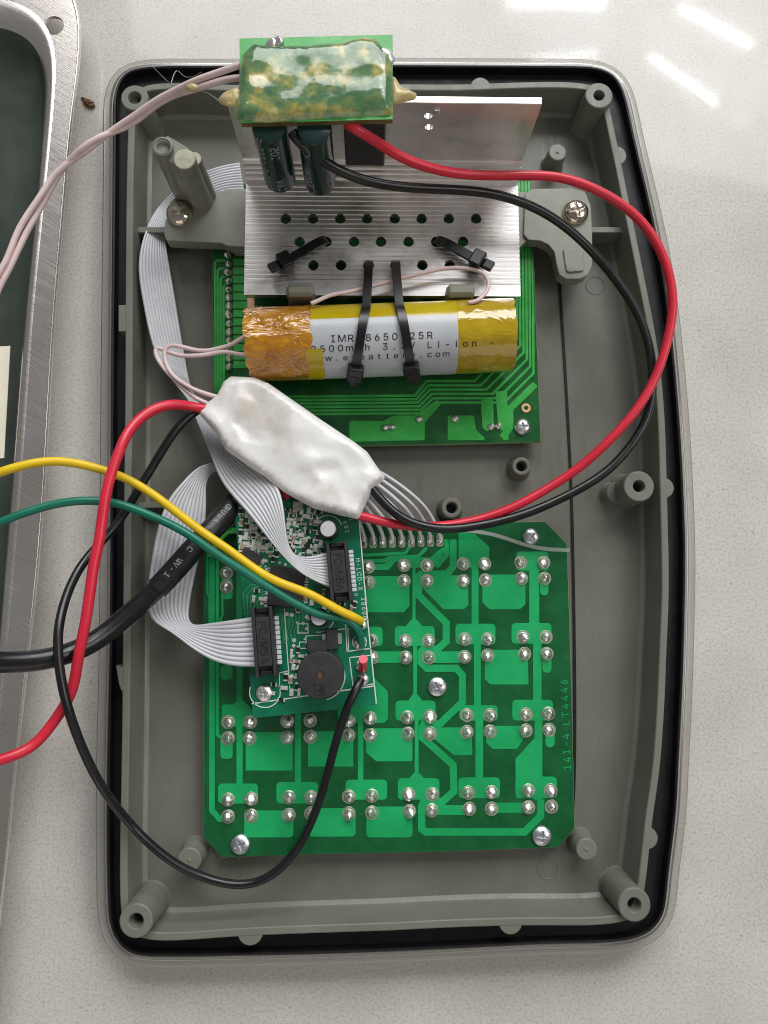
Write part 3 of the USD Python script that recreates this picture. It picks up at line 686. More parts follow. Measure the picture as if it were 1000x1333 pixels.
def smd(px, py, w, h, ang, mname):
    t = .55; c = P(px, py, ZL + t / 2 + .05); b = obj(lb, 'chip_part', bx(c, (w * .7, h, t), ang, .06), mname)
    d = np.array([math.cos(ang), math.sin(ang), 0]) * w * .42
    obj(b, 'end_caps', cat_([bx(c + s * d - [0, 0, .08], (w * .34, h * 1.06, t * .9), ang, .05) for s in (-1, 1)]), 'bright_tin')


chip(373, 764, 9.2, 10.5, 1.5, -.09, 'black_matt', 'main_chip', 14)
chip(326, 727, 5.5, 4.2, 1.2, -.5, 'black_matt', 'small_chip', 4)
chip(432, 832, 3.2, 5.6, 2.0, .04, 'black_matt', 'diode', 1)
chip(367, 707, 3.6, 2.2, .9, -.09, 'ceramic', 'small_chip')
chip(388, 659, 2.7, 2.5, .8, -.06, 'tin', 'test_pad'); chip(373, 652, 2.2, 3.4, .8, -.06, 'pcb3', 'coil')
for bx0, by0, bw, bh in ((340, 703, 16, 7), (342, 712, 14, 6), (376, 668, 10, 9), (388, 682, 9, 14), (400, 668, 10, 7), (381, 700, 10, 12), (313, 690, 10, 8), (326, 684, 9, 10), (320, 708, 18, 6), (388, 812, 13, 12), (390, 836, 9, 8), (402, 712, 12, 10)):
    q = lq(bx0, by0, bx0 + bw, by0 + bh); obj(lb, 'silkscreen_box', ext(q.buffer(.15).difference(q.buffer(-.12)), ZL - .01, ZL + .05), 'print_white')
c = P(413, 840, ZL + 3); q = Point(c[0], c[1]).buffer(2.7).intersection(sbox(c[0] - 4, c[1] - 4, c[0] + 4, c[1] + 1.3))
obj(lb, 'transistor', ext(q, ZL, ZL + 3.2), 'black_matt')
areas = [((312, 665, 345, 722), 30), ((372, 662, 418, 725), 40), ((335, 690, 362, 730), 14), ((388, 770, 425, 800), 12), ((330, 745, 352, 785), 8), ((378, 838, 396, 905), 14), ((352, 880, 378, 912), 5), ((395, 705, 420, 728), 8), ((440, 786, 462, 802), 6)]
used = []
for (x0, y0, x1, y1), n in areas:
    for _ in range(n):
        for _try in range(30):
            x, y = rng.uniform(x0, x1), rng.uniform(y0, y1)
            if all(abs(x - a) + abs(y - b) > 9.0 for a, b in used): break
        else: continue
        used.append((x, y)); smd(x, y, rng.uniform(1.3, 2.0), rng.uniform(.7, 1.1), -.09 + rng.choice([0, math.pi / 2]), rng.choice(['resistor', 'resistor', 'ceramic', 'bright_tin', 'bright_tin']))
vias = []
for (x0, y0, x1, y1), n in (((312, 670, 350, 720), 70), ((372, 670, 420, 728), 60), ((340, 730, 400, 800), 40), ((378, 800, 405, 905), 24), ((425, 780, 462, 806), 14)):
    for _ in range(n):
        c = P(rng.uniform(x0, x1), rng.uniform(y0, y1), ZL); m = trimesh.creation.cylinder(rng.uniform(.25, .6), .12, sections=9); m.apply_translation([c[0], c[1], ZL + .03]); vias.append(m)
tag(stage.GetPrimAtPath(obj(lb, 'solder_dots', cat_(vias), 'bright_tin')), kind='stuff')


def can(px, py, rpx, zt, name):
    k = (HC - zt) / FP; r = rpx * k; c = P(px, py, zt); c[2] = 0
    b = obj(lb, name, rev([(r * 1.06, ZL), (r * 1.06, zt - .6), (r * .98, zt - .2), (r * .86, zt - .05), (0, zt - .05)], c, 30), 'black', smooth=35)
    obj(b, 'can_top', rev([(r * .88, zt - .06), (r * .84, zt + .04), (0, zt + .04)], c, 30), 'cap_top', smooth=30)
    return b


can(427, 688.5, 11.5, ZL + 8, 'capacitor'); can(415, 804, 11.5, ZL + 4.5, 'capacitor')
zb = ZL + 7.5; kz = (HC - zb) / FP; c = P(417, 879, zb); c[2] = 0; rb = 30.0 * kz
bz = obj(lb, 'buzzer', rev([(rb, ZL), (rb, zb - .5), (rb - .12, zb - .12), (rb - .5, zb), (5.2 * kz, zb), (4.6 * kz, zb - .2), (4.4 * kz, zb - 1.6), (0, zb - 1.6)], c, 48), 'black_matt', smooth=35)
obj(bz, 'sound_hole', rev([(4.3 * kz, zb - 1.55), (0, zb - 1.5)], c, 20), 'copper')
m = mono('+', 2.6, 2.6, .06, True); obj(bz, 'plus_mark', lay(m, P(412, 904, zb), 0, zb + .0), 'black')
obj(bz, 'plus_frame', ext(poly(prect(409, 890, 423, 905), zb).difference(poly(prect(410, 891, 422, 904), zb)), zb - .02, zb + .05), 'black')
screw_head(344, 902, ZL + .05, 10.5, 'screw', 'solder', lb, dome=.9)


def socket(tl, tr_, br, bl, txt):
    zt = ZL + 6.5; q = [P(*p, zt) for p in (tl, tr_, br, bl)]
    cen = sum(q) / 4; ax = (q[2] + q[3] - q[0] - q[1]); L = np.linalg.norm(ax) / 2; ax /= np.linalg.norm(ax); wd = np.linalg.norm(q[1] - q[0] + q[2] - q[3]) / 2; sd = np.cross([0, 0, 1.0], ax)
    ang = math.atan2(ax[1], ax[0]); zc = (ZL + zt) / 2
    def lb_(u, v, z, du, dv, dz): return bx((cen[0] + ax[0] * u + sd[0] * v, cen[1] + ax[1] * u + sd[1] * v, z), (du, dv, dz), ang, .12)
    b = obj(lb, 'ribbon_socket', cat_([lb_(0, wd * .42, zc, L, wd * .16, zt - ZL), lb_(0, -wd * .42, zc, L, wd * .16, zt - ZL), lb_(0, 0, zc - 1.1, L * .98, wd * .68, zt - ZL - 2.2)]), 'black_matt')
    obj(b, 'clamp_bar', lb_(0, 0, zt - 1.0, L * .70, wd * .66, 1.6), 'black_matt')
    obj(b, 'end_latch', lb_(L * .455, 0, zt - 2.0, L * .07, wd * .6, 1.2), 'black'); obj(b, 'end_latch', lb_(-L * .455, 0, zt - 2.0, L * .07, wd * .6, 1.2), 'black')
    m = mono(txt, wd * .36, L * .105, .07, False); m.apply_translation([-L * .105 * len(txt) / 2, -wd * .18, 0]); obj(b, 'raised_lettering', lay(m, cen, ang, zt - .22), 'black')
    stub = [lb_(-L * .32 + i * L * .071, -(wd * .56) if False else wd * .62, ZL + 3.2, L * .06, wd * .22, 1.0) for i in range(10)]
    obj(b, 'cut_wire_ends', cat_(stub), 'ribbon')
    return cen, ax, sd, L, wd


S1 = socket((423.5, 706), (452, 704), (459, 782), (431, 785), 'FC-MSA')
S2 = socket((326, 791), (354, 789), (360, 880), (333, 883), 'FC-MSA')
for x, y in ((469, 812), (468, 838), (470, 866), (472, 884)):
    obj(lb, 'solder_joint', joint(x, y, ZL, 1.5, 1.2, .3), 'solder', smooth=50)
obj(lb, 'red_wire_stub', tube(pspline([(472, 871, ZL + 1), (472.5, 864, ZL + 4), (473, 858, ZL + 7.0)], 10), 1.15, 12), 'red', smooth=40)

# ================================================================== bracket, heat sink
br = thing('mounting_bracket', 'khaki plastic bracket screwed across the case beneath the heat sink', 'bracket', P(490, 290, 4))
ZB = 14.0
bl_ = rpoly([(222, 262), (240, 252), (292, 248), (330, 246), (330, 322), (296, 320), (288, 316), (216, 313), (213, 300)], ZB, .8)
obj(br, 'left_plate', ext(bl_, 9.6, ZB), 'khaki', smooth=30)
obj(br, 'left_plate', ext(rpoly([(291, 246), (345, 246), (345, 326), (305, 326), (290, 312)], ZB - .8, .8), 9.5, ZB - .8), 'khaki')
obj(br, 'right_plate', ext(rpoly([(684, 252), (692, 246), (745, 245), (762, 250), (769, 268), (771, 300), (771, 345), (765, 358), (755, 363), (737, 363), (728, 357), (724, 340), (722, 328), (714, 318), (703, 313), (688, 312), (682, 305)], ZB, .7), 9.8, ZB), 'khaki', smooth=30)
obj(br, 'right_plate', ext(rpoly([(640, 250), (690, 250), (690, 310), (676, 322), (640, 322)], ZB - .8, .8), 9.6, ZB - .8), 'khaki')
obj(br, 'raised_step', ext(rpoly([(733, 322), (760, 322), (761, 352), (738, 354)], ZB + .5, .9), ZB - .2, ZB + .45), 'khaki')
obj(br, 'cross_bar', ext(poly([(330, 250), (660, 250), (660, 268), (330, 268)], 12), 10.2, 12.6), 'khaki')
for x in (391, 600):
    obj(br, 'battery_stop', bx(np.array([P(x, 372, 25)[0], P(x, 372, 25)[1] - 1.2, 18.5]), (7.6, 3.4, 14.0), 0, .9), 'khaki')
screw_head(234, 279, ZB, 18, 'bracket_screw', 'nickel', br, dome=2.0); screw_head(749, 277, ZB, 18, 'bracket_screw', 'nickel', br, dome=2.0)
for px, py, r, zt in ((240, 207, 15.5, 35.0), (211, 190, 14.0, 36.5), (252, 207, 11, 32.0)):
    k = (HC - zt) / FP; c = P(px, py, zt); c[2] = 0; rr_ = r * k
    if px == 211: pr = [(0, zt - 1.5), (rr_ * .60, zt - 1.3), (rr_ * .78, zt - .2), (rr_ * .85, zt), (rr_, zt - .1), (rr_ * 1.02, zt - .4), (rr_ * 1.08, ZB - .5)]
    else: pr = [(0, zt), (rr_ * .92, zt), (rr_, zt - .3), (rr_ * 1.12, ZB - .5)]
    po_ = obj(br, 'broken_post', rev(pr, c, 28), 'khaki', smooth=35)
    obj(po_, 'broken_face', rev([(0, pr[0][1] + .02), (rr_ * .6, pr[0][1] + .05), (rr_ * .76, pr[2][1] + .06)] if px == 211 else [(0, zt + .12), (rr_ * .9, zt + .10), (rr_ * .96, zt - .05)], c, 28), 'khaki_pale', smooth=40)
a, b = P(211, 190, 34), P(240, 207, 34)
obj(br, 'post_web', bx(((a[0] + b[0]) / 2, (a[1] + b[1]) / 2, 24.1), (np.linalg.norm((a - b)[:2]), 5.6, 21.2), math.atan2(b[1] - a[1], b[0] - a[0])), 'khaki')

# heat sink: a ribbed L-shaped extrusion
ZS = 21.0
hx0, hx1 = P(319, 300, ZS)[0], P(676, 300, ZS)[0]
ye = P(500, 384.5, ZS)[1]                 # free edge
yf = P(500, 133, 51)[1]                   # front face of the upright
hs = thing('heat_sink', 'ribbed aluminium heat sink bent upright at the back, with three rows of holes', 'heat sink', ((hx0 + hx1) / 2, (ye + yf) / 2, 18.5))
ztop = 51.0
pr = [(ye, ZS - 1.9), (ye, ZS - .1)]
y = ye + .15
ystep = yf - 2.6
pitch = 1.32
pr.append((ye + 3.2, ZS - .1)); y = ye + 3.2
while y + pitch < ystep:
    pr += [(y + .10, ZS + .0), (y + pitch * .52, ZS + .02), (y + pitch * .62, ZS - .30), (y + pitch * .92, ZS - .30)]; y += pitch
pr += [(ystep, ZS), (ystep + .05, ZS + 1.6), (ystep + .7, ZS + 1.7), (ystep + .75, ZS + 3.0), (ystep + 1.3, ZS + 3.1), (ystep + 1.35, ZS + 4.4), (ystep + 2.0, ZS + 4.5), (ystep + 2.1, ZS + 5.6), (yf, ZS + 6.0), (yf, ztop - .15), (yf + .15, ztop), (yf + 1.6, ztop), (yf + 1.75, ztop - .15), (yf + 1.75, ZS - 1.9)]
pr = np.array(pr); pr = pr if Polygon(pr).exterior.is_ccw else pr[::-1]
cs = m3.CrossSection([pr])
hm = m3.Manifold.extrude(cs, hx1 - hx0)
# extrude runs along z: turn so that profile x->y, profile y->z, depth->x
v, f, _ = meshkit.arrays(hm); v = np.stack([v[:, 2] + hx0, v[:, 0], v[:, 1]], 1)  # an even permutation: winding is kept
hm = m3.Manifold(m3.Mesh(v.astype(np.float32), f.astype(np.uint32)))
rows = [([372, 407.5, 443, 478, 514, 549, 584.5, 620], 284.5), ([390, 425, 461, 496, 532, 568, 603], 314.5), ([408, 444, 480, 515, 550, 586], 345)]
for xs, y in rows:
    for x in xs:
        c = P(x, y, ZS); hm = hm - m3.Manifold.cylinder(8, 7.2 * (HC - ZS) / FP, -1, 20).translate([c[0], c[1], ZS - 4])
for x, y, r in ((558, 166, 5.5), (559, 188, 5.5)):      # two holes in the upright
    z = 46.0 if y < 175 else 41.5
    c = P(x, y, z); hm = hm - m3.Manifold.cylinder(6, 1.1, -1, 18).rotate([90, 0, 0]).translate([P(x, y, z)[0], yf + 4, z])
obj(hs, 'extrusion', hm, 'alu', smooth=25)

# ================================================================== converter board on top of the heat sink
ZC = 56.5
cb = thing('converter_board', 'small power converter board smothered in hot glue on top of the heat sink', 'circuit board', P(410, 105, 54))
cpts = [(312, 50), (511, 45), (511, 155), (314, 160)]
cpoly = poly(cpts, ZC)
obj(cb, 'board', ext(cpoly, ZC - 1.5, ZC), 'trace2', smooth=False)
obj(cb, 'board_edge', ext(cpoly.buffer(.06).difference(cpoly.buffer(-.12)), ZC - 1.55, ZC - .06), 'edge_brown')
kc = (HC - ZC) / FP
gl = rpoly([(316, 72), (330, 57), (352, 60), (400, 60), (440, 57), (470, 50), (490, 52), (502, 66), (510, 72), (511, 110), (512, 150), (470, 153), (400, 156), (350, 160), (312, 158), (306, 150), (311, 120), (312, 90)], ZC, .8)
obj(cb, 'hot_glue', pillow(gl, ZC + .1, 1.9, .05, 3.4, .9, .16, 5, .16), 'glue', smooth=60, label='milky yellowish glue poured over the board')
obj(cb, 'glue_drip', pillow(rpoly([(284, 130), (290, 122), (312, 112), (316, 120), (316, 140), (296, 139), (286, 135)], ZC - 1, .5), ZC - .9, 1.6, 1.0, 2.4, .7, .3, 6, .4), 'glue_thick', smooth=60)
obj(cb, 'glue_drip', pillow(rpoly([(508, 100), (514, 100), (522, 113), (543, 122), (541, 130), (528, 133), (508, 138)], ZC - 1, .5), ZC - .9, 1.4, 1.0, 2.4, .7, .3, 8, .4), 'glue_thick', smooth=60)
for x, y in ((352, 60), (362, 55), (505, 76)):
    obj(cb, 'solder_joint', joint(x, y, ZC, rng.uniform(1.1, 1.7), rng.uniform(.8, 1.5), .4), 'solder', smooth=50)
for x, y, w, h, a in ((410, 92, 4.2, 2.0, .5), (425, 104, 3.4, 1.8, -.3), (440, 84, 3.0, 1.6, .2), (470, 80, 6.0, 1.3, -.4), (452, 100, 3.2, 1.6, .8), (384, 118, 4.0, 2.0, .1), (465, 112, 3.4, 2.0, .4), (355, 132, 5.0, 2.0, .2), (375, 136, 4.0, 1.6, -.2), (488, 128, 4.5, 2.2, .3), (452, 134, 3.5, 2.2, .8), (322, 88, 2.4, 3.6, .1), (498, 72, 3.0, 2.0, .5), (430, 118, 2.5, 1.4, .5)):
    q = trimesh.creation.icosphere(2, 1.0); q.vertices *= [w * .6, h * .6, .8]; q.vertices += .25 * (meshkit.noise(q.vertices * 1.3 + x, 2)[:, None] - .5)
    q.apply_transform(trimesh.transformations.rotation_matrix(a, [0, 0, 1])); q.apply_translation(P(x, y, ZC - .1)); obj(cb, 'chip_part', q, 'tan', smooth=60)
for k, (bxp, byp, zb_, txt1, txt2) in enumerate(((365, 233, 32, '16V     105', '1000uF 1000uF'), (417, 237, 31.5, 'Conan', ''))):
    r = 21.5 * (HC - zb_) / FP; c = P(bxp, byp, zb_); c[2] = 0; zt = ZC - 1.6
    cp = obj(cb, 'capacitor', rev([(0, zb_), (r * .86, zb_), (r, zb_ + .6), (r, zt - 1.0), (r * .93, zt - .3), (r * .7, zt), (0, zt)], c, 36), 'cap_sleeve', smooth=35)
    T = frame_T(c + np.array([0, 0, zb_]), (0, 0, 1), (0, -1, 0))  # axis up; angle pi/2 faces the viewer
    if k == 0:
        obj(cp, 'printed_lettering', wrap(mono(txt1, 2.1, 1.75, .04, False), 1.2, math.pi / 2 - .05, r, T), 'print_dim')
        obj(cp, 'printed_lettering', wrap(mono(txt2, 2.1, 1.75, .04, False), .6, math.pi / 2 - .95, r, T), 'print_dim')
    else:
        obj(cp, 'printed_lettering', wrap(mono(txt1, 2.3, 1.7, .04, False), 4.0, math.pi / 2 - .85, r, T), 'print_dim')
        for s in (2.6, 19.2):
            ring = ext(affinity.scale(Point(0, 0).buffer(1.0).difference(Point(0, 0).buffer(.86)), 2.1, 1.35), 0, .04); ring.apply_translation([0, .9, 0])
            obj(cp, 'printed_mark', wrap(ring, s, math.pi / 2 - .85, r, T), 'print_dim')
for k, (x, wd, zb_) in enumerate(((475, 10.2, 31.5),)):
    cx = P(x, 160, 45)[0]
    tbody = obj(cb, 'power_transistor', bx((cx, yf - 2.4, (zb_ + 49) / 2), (wd, 4.4, 49 - zb_), 0, .35), 'black_matt')
    obj(tbody, 'metal_tab', bx((cx, yf - .55, 28.6), (wd, .9, 5.5), 0, .1), 'alu')
    for s in (-2.54, 0, 2.54): obj(tbody, 'lead', bx((cx + s, yf - 2.6, 52), (.9, .6, 6.4)), 'tin')
for x, y, s in ((569, 143, 1.4),):
    c = np.array([P(x, y, 49)[0], yf - .2, 48.2]); obj(hs, 'rivet', bx(c, (1.6, .8, 1.6), 0, .2), 'zinc')

# ================================================================== the battery
ra = 9.75; ZBAT = 20.0
A, B = P(327, 449, ZBAT), P(665, 436.5, ZBAT)
axv = B - A; LB = np.linalg.norm(axv); TB = frame_T(A, axv, (0, 0, 1))      # local: x axis, y away, z up
bt = thing('battery_cell', 'yellow cylindrical battery cell with white printed label and amber tape', 'battery', (A + B) / 2 - [0, 0, ra])
def lx(px): return (px - 327) / 340.0 * LB
def cshell(x0, x1, t0, t1, r, wob=0., seed=0, nx=40, nt=40, edge=None):
    xs = np.linspace(x0, x1, nx); ts = np.linspace(t0, t1, nt); X, Tt = np.meshgrid(xs, ts, indexing='ij')
    rr = r + wob * (meshkit.fbm(np.stack([X * .35, np.cos(Tt) * 2.6, np.sin(Tt) * 2.6], -1), 4, seed) - .35)
    if edge is not None: X = X + edge * (meshkit.noise(np.stack([Tt * 5, Tt * 0 + seed, Tt * 0], -1), seed) - .5) * ((np.abs(X - x0) < 1e-6) * 1. + (np.abs(X - x1) < 1e-6))
    V = np.stack([X, rr * np.cos(Tt), rr * np.sin(Tt)], -1).reshape(-1, 3)
    i, j = np.meshgrid(np.arange(nx - 1), np.arange(nt - 1), indexing='ij'); a = (i * nt + j).ravel()
    m = trimesh.Trimesh(V, np.vstack([np.c_[a, a + nt, a + nt + 1], np.c_[a, a + nt + 1, a + 1]]), process=False)
    m.apply_transform(TB); return m
m = trimesh.creation.revolve(np.array([(0, 0.6), (ra - 1.6, .4), (ra - .5, .8), (ra, 1.6), (ra, LB - 1.6), (ra - .5, LB - .8), (ra - 1.6, LB - .4), (0, LB - .6)]), sections=64)
m.apply_transform(trimesh.transformations.rotation_matrix(math.pi / 2, [0, 1, 0])); m.apply_transform(TB); m.fix_normals()
obj(bt, 'cell_body', m, 'cell_wrap', smooth=40)
obj(bt, 'paper_label', cshell(lx(404), lx(592), math.radians(72), math.radians(225), ra + .06), 'cell_label', smooth=True)
obj(bt, 'amber_tape', cshell(lx(325), lx(409), 0, 2 * math.pi, ra + .10, .30, 3, 70, 150, 1.0), 'kapton', smooth=True, label='crinkled amber tape round the left end')
obj(bt, 'golden_tape', cshell(lx(594), lx(667), 0, 2 * math.pi, ra + .06, .12, 9, 60, 130, .8), 'gold_tape', smooth=True, label='golden tape round the right end')
obj(bt, 'yellow_strip', cshell(lx(400), lx(421), math.radians(118), math.radians(228), ra + .16, .2, 4, 20, 30, .6), 'cell_wrap', smooth=True)
kb_ = (HC - ZBAT - 8) / FP
def btext(txt, px, py, h_px, adv):
    m = mono(txt, h_px * kb_, adv * .2015, .03, False, 1.12)
    # height of the print on the curved face: angle from the axis line
    off = P(px, py, ZBAT + 9)[1] - TB[1, 3] - (lx(px)) * TB[1, 0]
    th = math.acos(max(-1, min(1, off / (ra + .1))))
    v = m.vertices.copy(); v[:, 1] *= -1; mm = trimesh.Trimesh(v, m.faces[:, ::-1], process=False)   # angle grows toward the viewer's bottom
    obj(bt, 'printed_lettering', wrap(mm, lx(px), th, ra + .12, TB), 'print_black')
btext('IMR18650-25R', 430, 446, 9.0, 11.3); btext('2500mAh 3.7V Li-ion -', 405, 457.5, 8.6, 11.5); btext('www.efbattery.com', 402, 467, 8.2, 10.9)


# ================================================================== cable ties
def tie_round(hole, headpx, label):
    x0 = P(hole[0], hole[1], ZS)[0]; y0 = P(*hole, ZS)[1]
    th = np.radians(np.linspace(58, 152, 26))
    hp = P(headpx[0], headpx[1], ZBAT + 4); xe = hp[0]
    L = np.array([TB[:3, 0]]).ravel()
    cy = lambda x: TB[1, 3] + (x - TB[0, 3]) * L[1] / L[0]
    pts = [(x0, y0 + .3, ZS - 2.5), (x0, y0 + .2, ZS + .4), (x0 - .0, y0 - 1.5, ZS + 2.6)]
    for k, t in enumerate(th):
        x = x0 + (xe - x0) * (.2 + .8 * k / 25); pts.append((x, cy(x) + (ra + .75) * math.cos(t), ZBAT + (ra + .75) * math.sin(t)))
    c = spline(pts, 60)
    up = np.gradient(c, axis=0); up = np.cross(np.tile([1.0, 0, 0], (60, 1)), up); up /= np.linalg.norm(up, axis=1)[:, None]; up *= np.sign(up[:, 2:3] + 1e-9)
    t = thing('cable_tie', label, 'cable tie', (x0, y0, ZS - 2), 'black cable ties')
    obj(t, 'strap', strap(c, up, 2.3, 1.0), 'tie')
    e = c[-1]; d = c[-1] - c[-4]; d /= np.linalg.norm(d); n = up[-1]
    T = frame_T(e + d * 1.0 + n * .5, d, n)
    h = bx((0, 0, 0), (4.6, 4.2, 3.4), 0, .45); h.apply_transform(T); obj(t, 'head', h, 'tie')
    s = bx((3.2, 0, -.2), (3.4, 2.2, 1.2), 0, .2); s.apply_transform(T); obj(t, 'cut_tail', s, 'black')
    s = bx((0.6, 0, 1.4), (1.6, 2.2, 1.2), 0, .2); s.apply_transform(T); obj(t, 'pawl', s, 'black')


def tie_flat(hole, head, tail, label):
    a = P(*hole, ZS); h = P(*head, ZS + 3.0); e = P(*tail, ZS + 3.6)
    pts = [a + [0, 0, -3], a + [0, 0, .2], a + (h - a) * .12 + [0, 0, 1.3], a + (h - a) * .5 + [0, 0, .9], h, e]
    c = spline(pts, 40); t = thing('cable_tie', label, 'cable tie', a, 'black cable ties')
    up = np.tile([0, 0, 1.0], (40, 1)); up[:6] = (h - a) / np.linalg.norm(h - a) * .8 + np.array([0, 0, .6]); 
    obj(t, 'strap', strap(c, up, 2.4, 1.0), 'tie')
    d = (e - a); T = frame_T(h, d, (0, 0, 1)); q = bx((0, 0, .1), (3.6, 4.6, 4.0), 0, .4); q.apply_transform(T); obj(t, 'head', q, 'tie')
    q = bx((np.linalg.norm(e - h) * .8, 0, .3), (2.6, 2.6, 1.4), 0, .2); q.apply_transform(T); obj(t, 'cut_tail', q, 'black')


tie_round((480, 344), (463, 484), 'left of the two black cable ties strapped over the battery')
tie_round((515, 344), (535, 487), 'right of the two black cable ties strapped over the battery')
tie_flat((425, 314), (371, 341), (352, 350), 'black cable tie on the left of the heat sink plate above the battery')
tie_flat((568, 314), (622, 339), (640, 348), 'black cable tie on the right of the heat sink plate above the battery')

# ================================================================== ribbon cables
def ribbon(label, left, right, n, N=80, base=None, r=None):
    Lc, Rc = pspline(left, N), pspline(right, N)
    t = thing('ribbon_cable', label, 'ribbon cable', Lc[N // 2] if base is None else base, 'grey ribbon cables')
    w = np.linalg.norm(Lc - Rc, axis=1)
    for i in range(n):
        s = (i + .5) / n; c = Lc * (1 - s) + Rc * s
        obj(t, 'conductor', tube(c, np.clip(w / n * .56, .25, .75), 8), 'ribbon', smooth=60)
    return t


ribbon('grey ribbon cable down the left side and under the white pack to the upper socket',
       [(312, 212, 11), (290, 216, 11), (262, 226, 11), (228, 248, 8), (208, 268, 7), (197, 284, 9), (185, 316, 12), (181, 350, 13), (188, 400, 13), (200, 451, 13), (220, 488, 13), (246, 522, 13), (254, 541, 13), (271, 583, 14), (290, 628, 17), (321, 666, 21), (355, 708, 23), (393, 746, 22.5), (433, 766, 20.5)],
       [(318, 248, 11), (296, 249, 11), (272, 258, 10.5), (246, 272, 7), (228, 278, 6.5), (216, 292, 7), (215, 313, 8), (225, 376, 9), (234, 430, 9.5), (242, 475, 10), (250, 508, 10), (262, 530, 10.5), (272, 552, 11), (297, 580, 13), (333, 606, 17), (362, 636, 22), (371, 685, 24), (384, 722, 22.5), (427, 719, 20.5)], 10, 110, base=P(200, 400, 4))
ribbon('grey ribbon cable looping out at the left and into the lower socket beside the buzzer',
       [(300, 612, 8), (284, 604, 10), (260, 608, 14), (239, 627, 17), (221, 649, 18), (208, 680, 18), (199, 720, 17.5), (194, 755, 17), (192, 785, 17), (199, 806, 17.5), (218, 820, 18), (245, 840, 18.5), (272, 857, 19), (300, 866, 19.5), (336, 868, 20)],
       [(300, 630, 8), (290, 616, 9), (280, 614, 10), (270, 624, 11), (268, 650, 12), (266, 690, 12.5), (258, 730, 13), (250, 765, 13), (246, 790, 14), (246, 805, 15), (252, 813, 16.5), (265, 813, 17.5), (285, 810, 18.5), (305, 807, 19.5), (332, 803, 20)], 10, 100, base=P(220, 740, 4))
t3 = thing('ribbon_cable', 'grey ribbon cable fanned out from under the white pack to the pad row', 'ribbon cable', P(520, 670, 9), 'grey ribbon cables')
for i in range(9):
    s = i / 8; px = 473.5 + 12.4 * i
    c = pspline([(455 + 40 * s, 660 - 45 * s, 15), (464 + 46 * s, 672 - 48 * s, 14.5 + 2 * s), (469 + 70 * s, 684 - 38 * s, 13.5 + 4 * s), (472 + 88 * s, 692 - 22 * s, 11.5 + 3 * s), (px, 699, 10.2), (px, 705, 9.4)], 40)
    obj(t3, 'conductor', tube(c, .62 - .12 * s, 8), 'ribbon', smooth=60)

# ================================================================== the white pack
ppx = [(283, 514), (291, 497), (300, 490), (332, 491), (350, 499), (370, 513), (416, 545), (461, 575), (478, 588), (490, 606), (502, 622), (485, 638), (476, 656), (467, 676), (438, 670), (408, 662), (370, 641), (347, 622), (324, 607), (294, 586), (283, 567), (269, 550), (258, 537), (269, 525)]
pk = thing('battery_protection_pack', 'white shrink wrapped pack lying slantwise between the two large boards', 'pack', P(380, 580, 14))
pkp = rpoly(ppx, 22, .6)
pm = pillow(pkp, 22.0, 3.1, 4.8, 2.6, .75, 1.7, 14, .1, facet=6.0)
obj(pk, 'wrap', pm, 'pack', smooth=60)

# ================================================================== wires
def wire(name, label, cat, st, r, mname, n=90, sides=14, group=None):
    c = pspline(st, n); sd = len(st) * 7 + int(abs(st[len(st) // 2][0])); q_ = np.arange(n)[:, None] * .11; c = c + np.array([1, 1, .6]) * np.hstack([meshkit.noise(np.c_[q_, q_ * 0 + k * 9.7, q_ * 0], sd) [:, None] - .5 for k in range(3)]) * .7 * np.minimum(1, np.minimum(np.arange(n), np.arange(n)[::-1]) / 8.)[:, None]; return single(name, label, cat, tube(c, r, sides), mname, smooth=60, group=group)


wire('red_wire', 'long red wire looping from the converter over the right rim to the white pack', 'wire',
     [(452, 160, 54), (462, 167, 54), (485, 181, 51), (520, 203, 46), (560, 218, 42), (610, 227, 38), (670, 229, 36), (720, 231, 35), (765, 241, 34), (805, 263, 32), (840, 296, 30), (866, 340, 28), (876, 390, 27), (870, 440, 26), (852, 492, 25), (820, 545, 24), (775, 590, 22), (730, 624, 20), (680, 655, 19), (630, 675, 18), (580, 684, 18), (530, 684, 19), (490, 677, 20), (464, 670, 21)], 1.22, 'red', 140)
wire('black_wire', 'long black wire looping from the converter inside the right rim to the white pack', 'wire',
     [(380, 172, 53), (390, 184, 52), (410, 203, 48), (440, 222, 44), (480, 236, 41), (530, 243, 38), (590, 246, 35), (650, 255, 32), (700, 273, 29), (740, 299, 26), (780, 338, 23), (815, 385, 22), (838, 430, 22), (848, 480, 22), (844, 530, 21), (828, 570, 20.5), (800, 606, 20), (760, 634, 19.5), (710, 658, 19), (660, 675, 19), (620, 684, 19.5), (580, 688, 20.5), (545, 683, 21.5), (515, 668, 22), (494, 648, 22), (484, 636, 22)], 1.22, 'blackwire', 140)
wire('red_wire', 'red wire arching from the white pack over the left rim and off the left edge', 'wire',
     [(276, 534, 22), (258, 530, 22.5), (235, 526, 25), (208, 531, 28), (185, 545, 30), (163, 572, 33), (147, 608, 34.5), (136, 650, 35), (128, 700, 35), (121, 750, 35), (114, 800, 34.5), (105, 850, 33.5), (93, 895, 31.5), (75, 935, 30.5), (48, 966, 31), (20, 982, 33), (-20, 996, 35)], 1.30, 'red', 120)
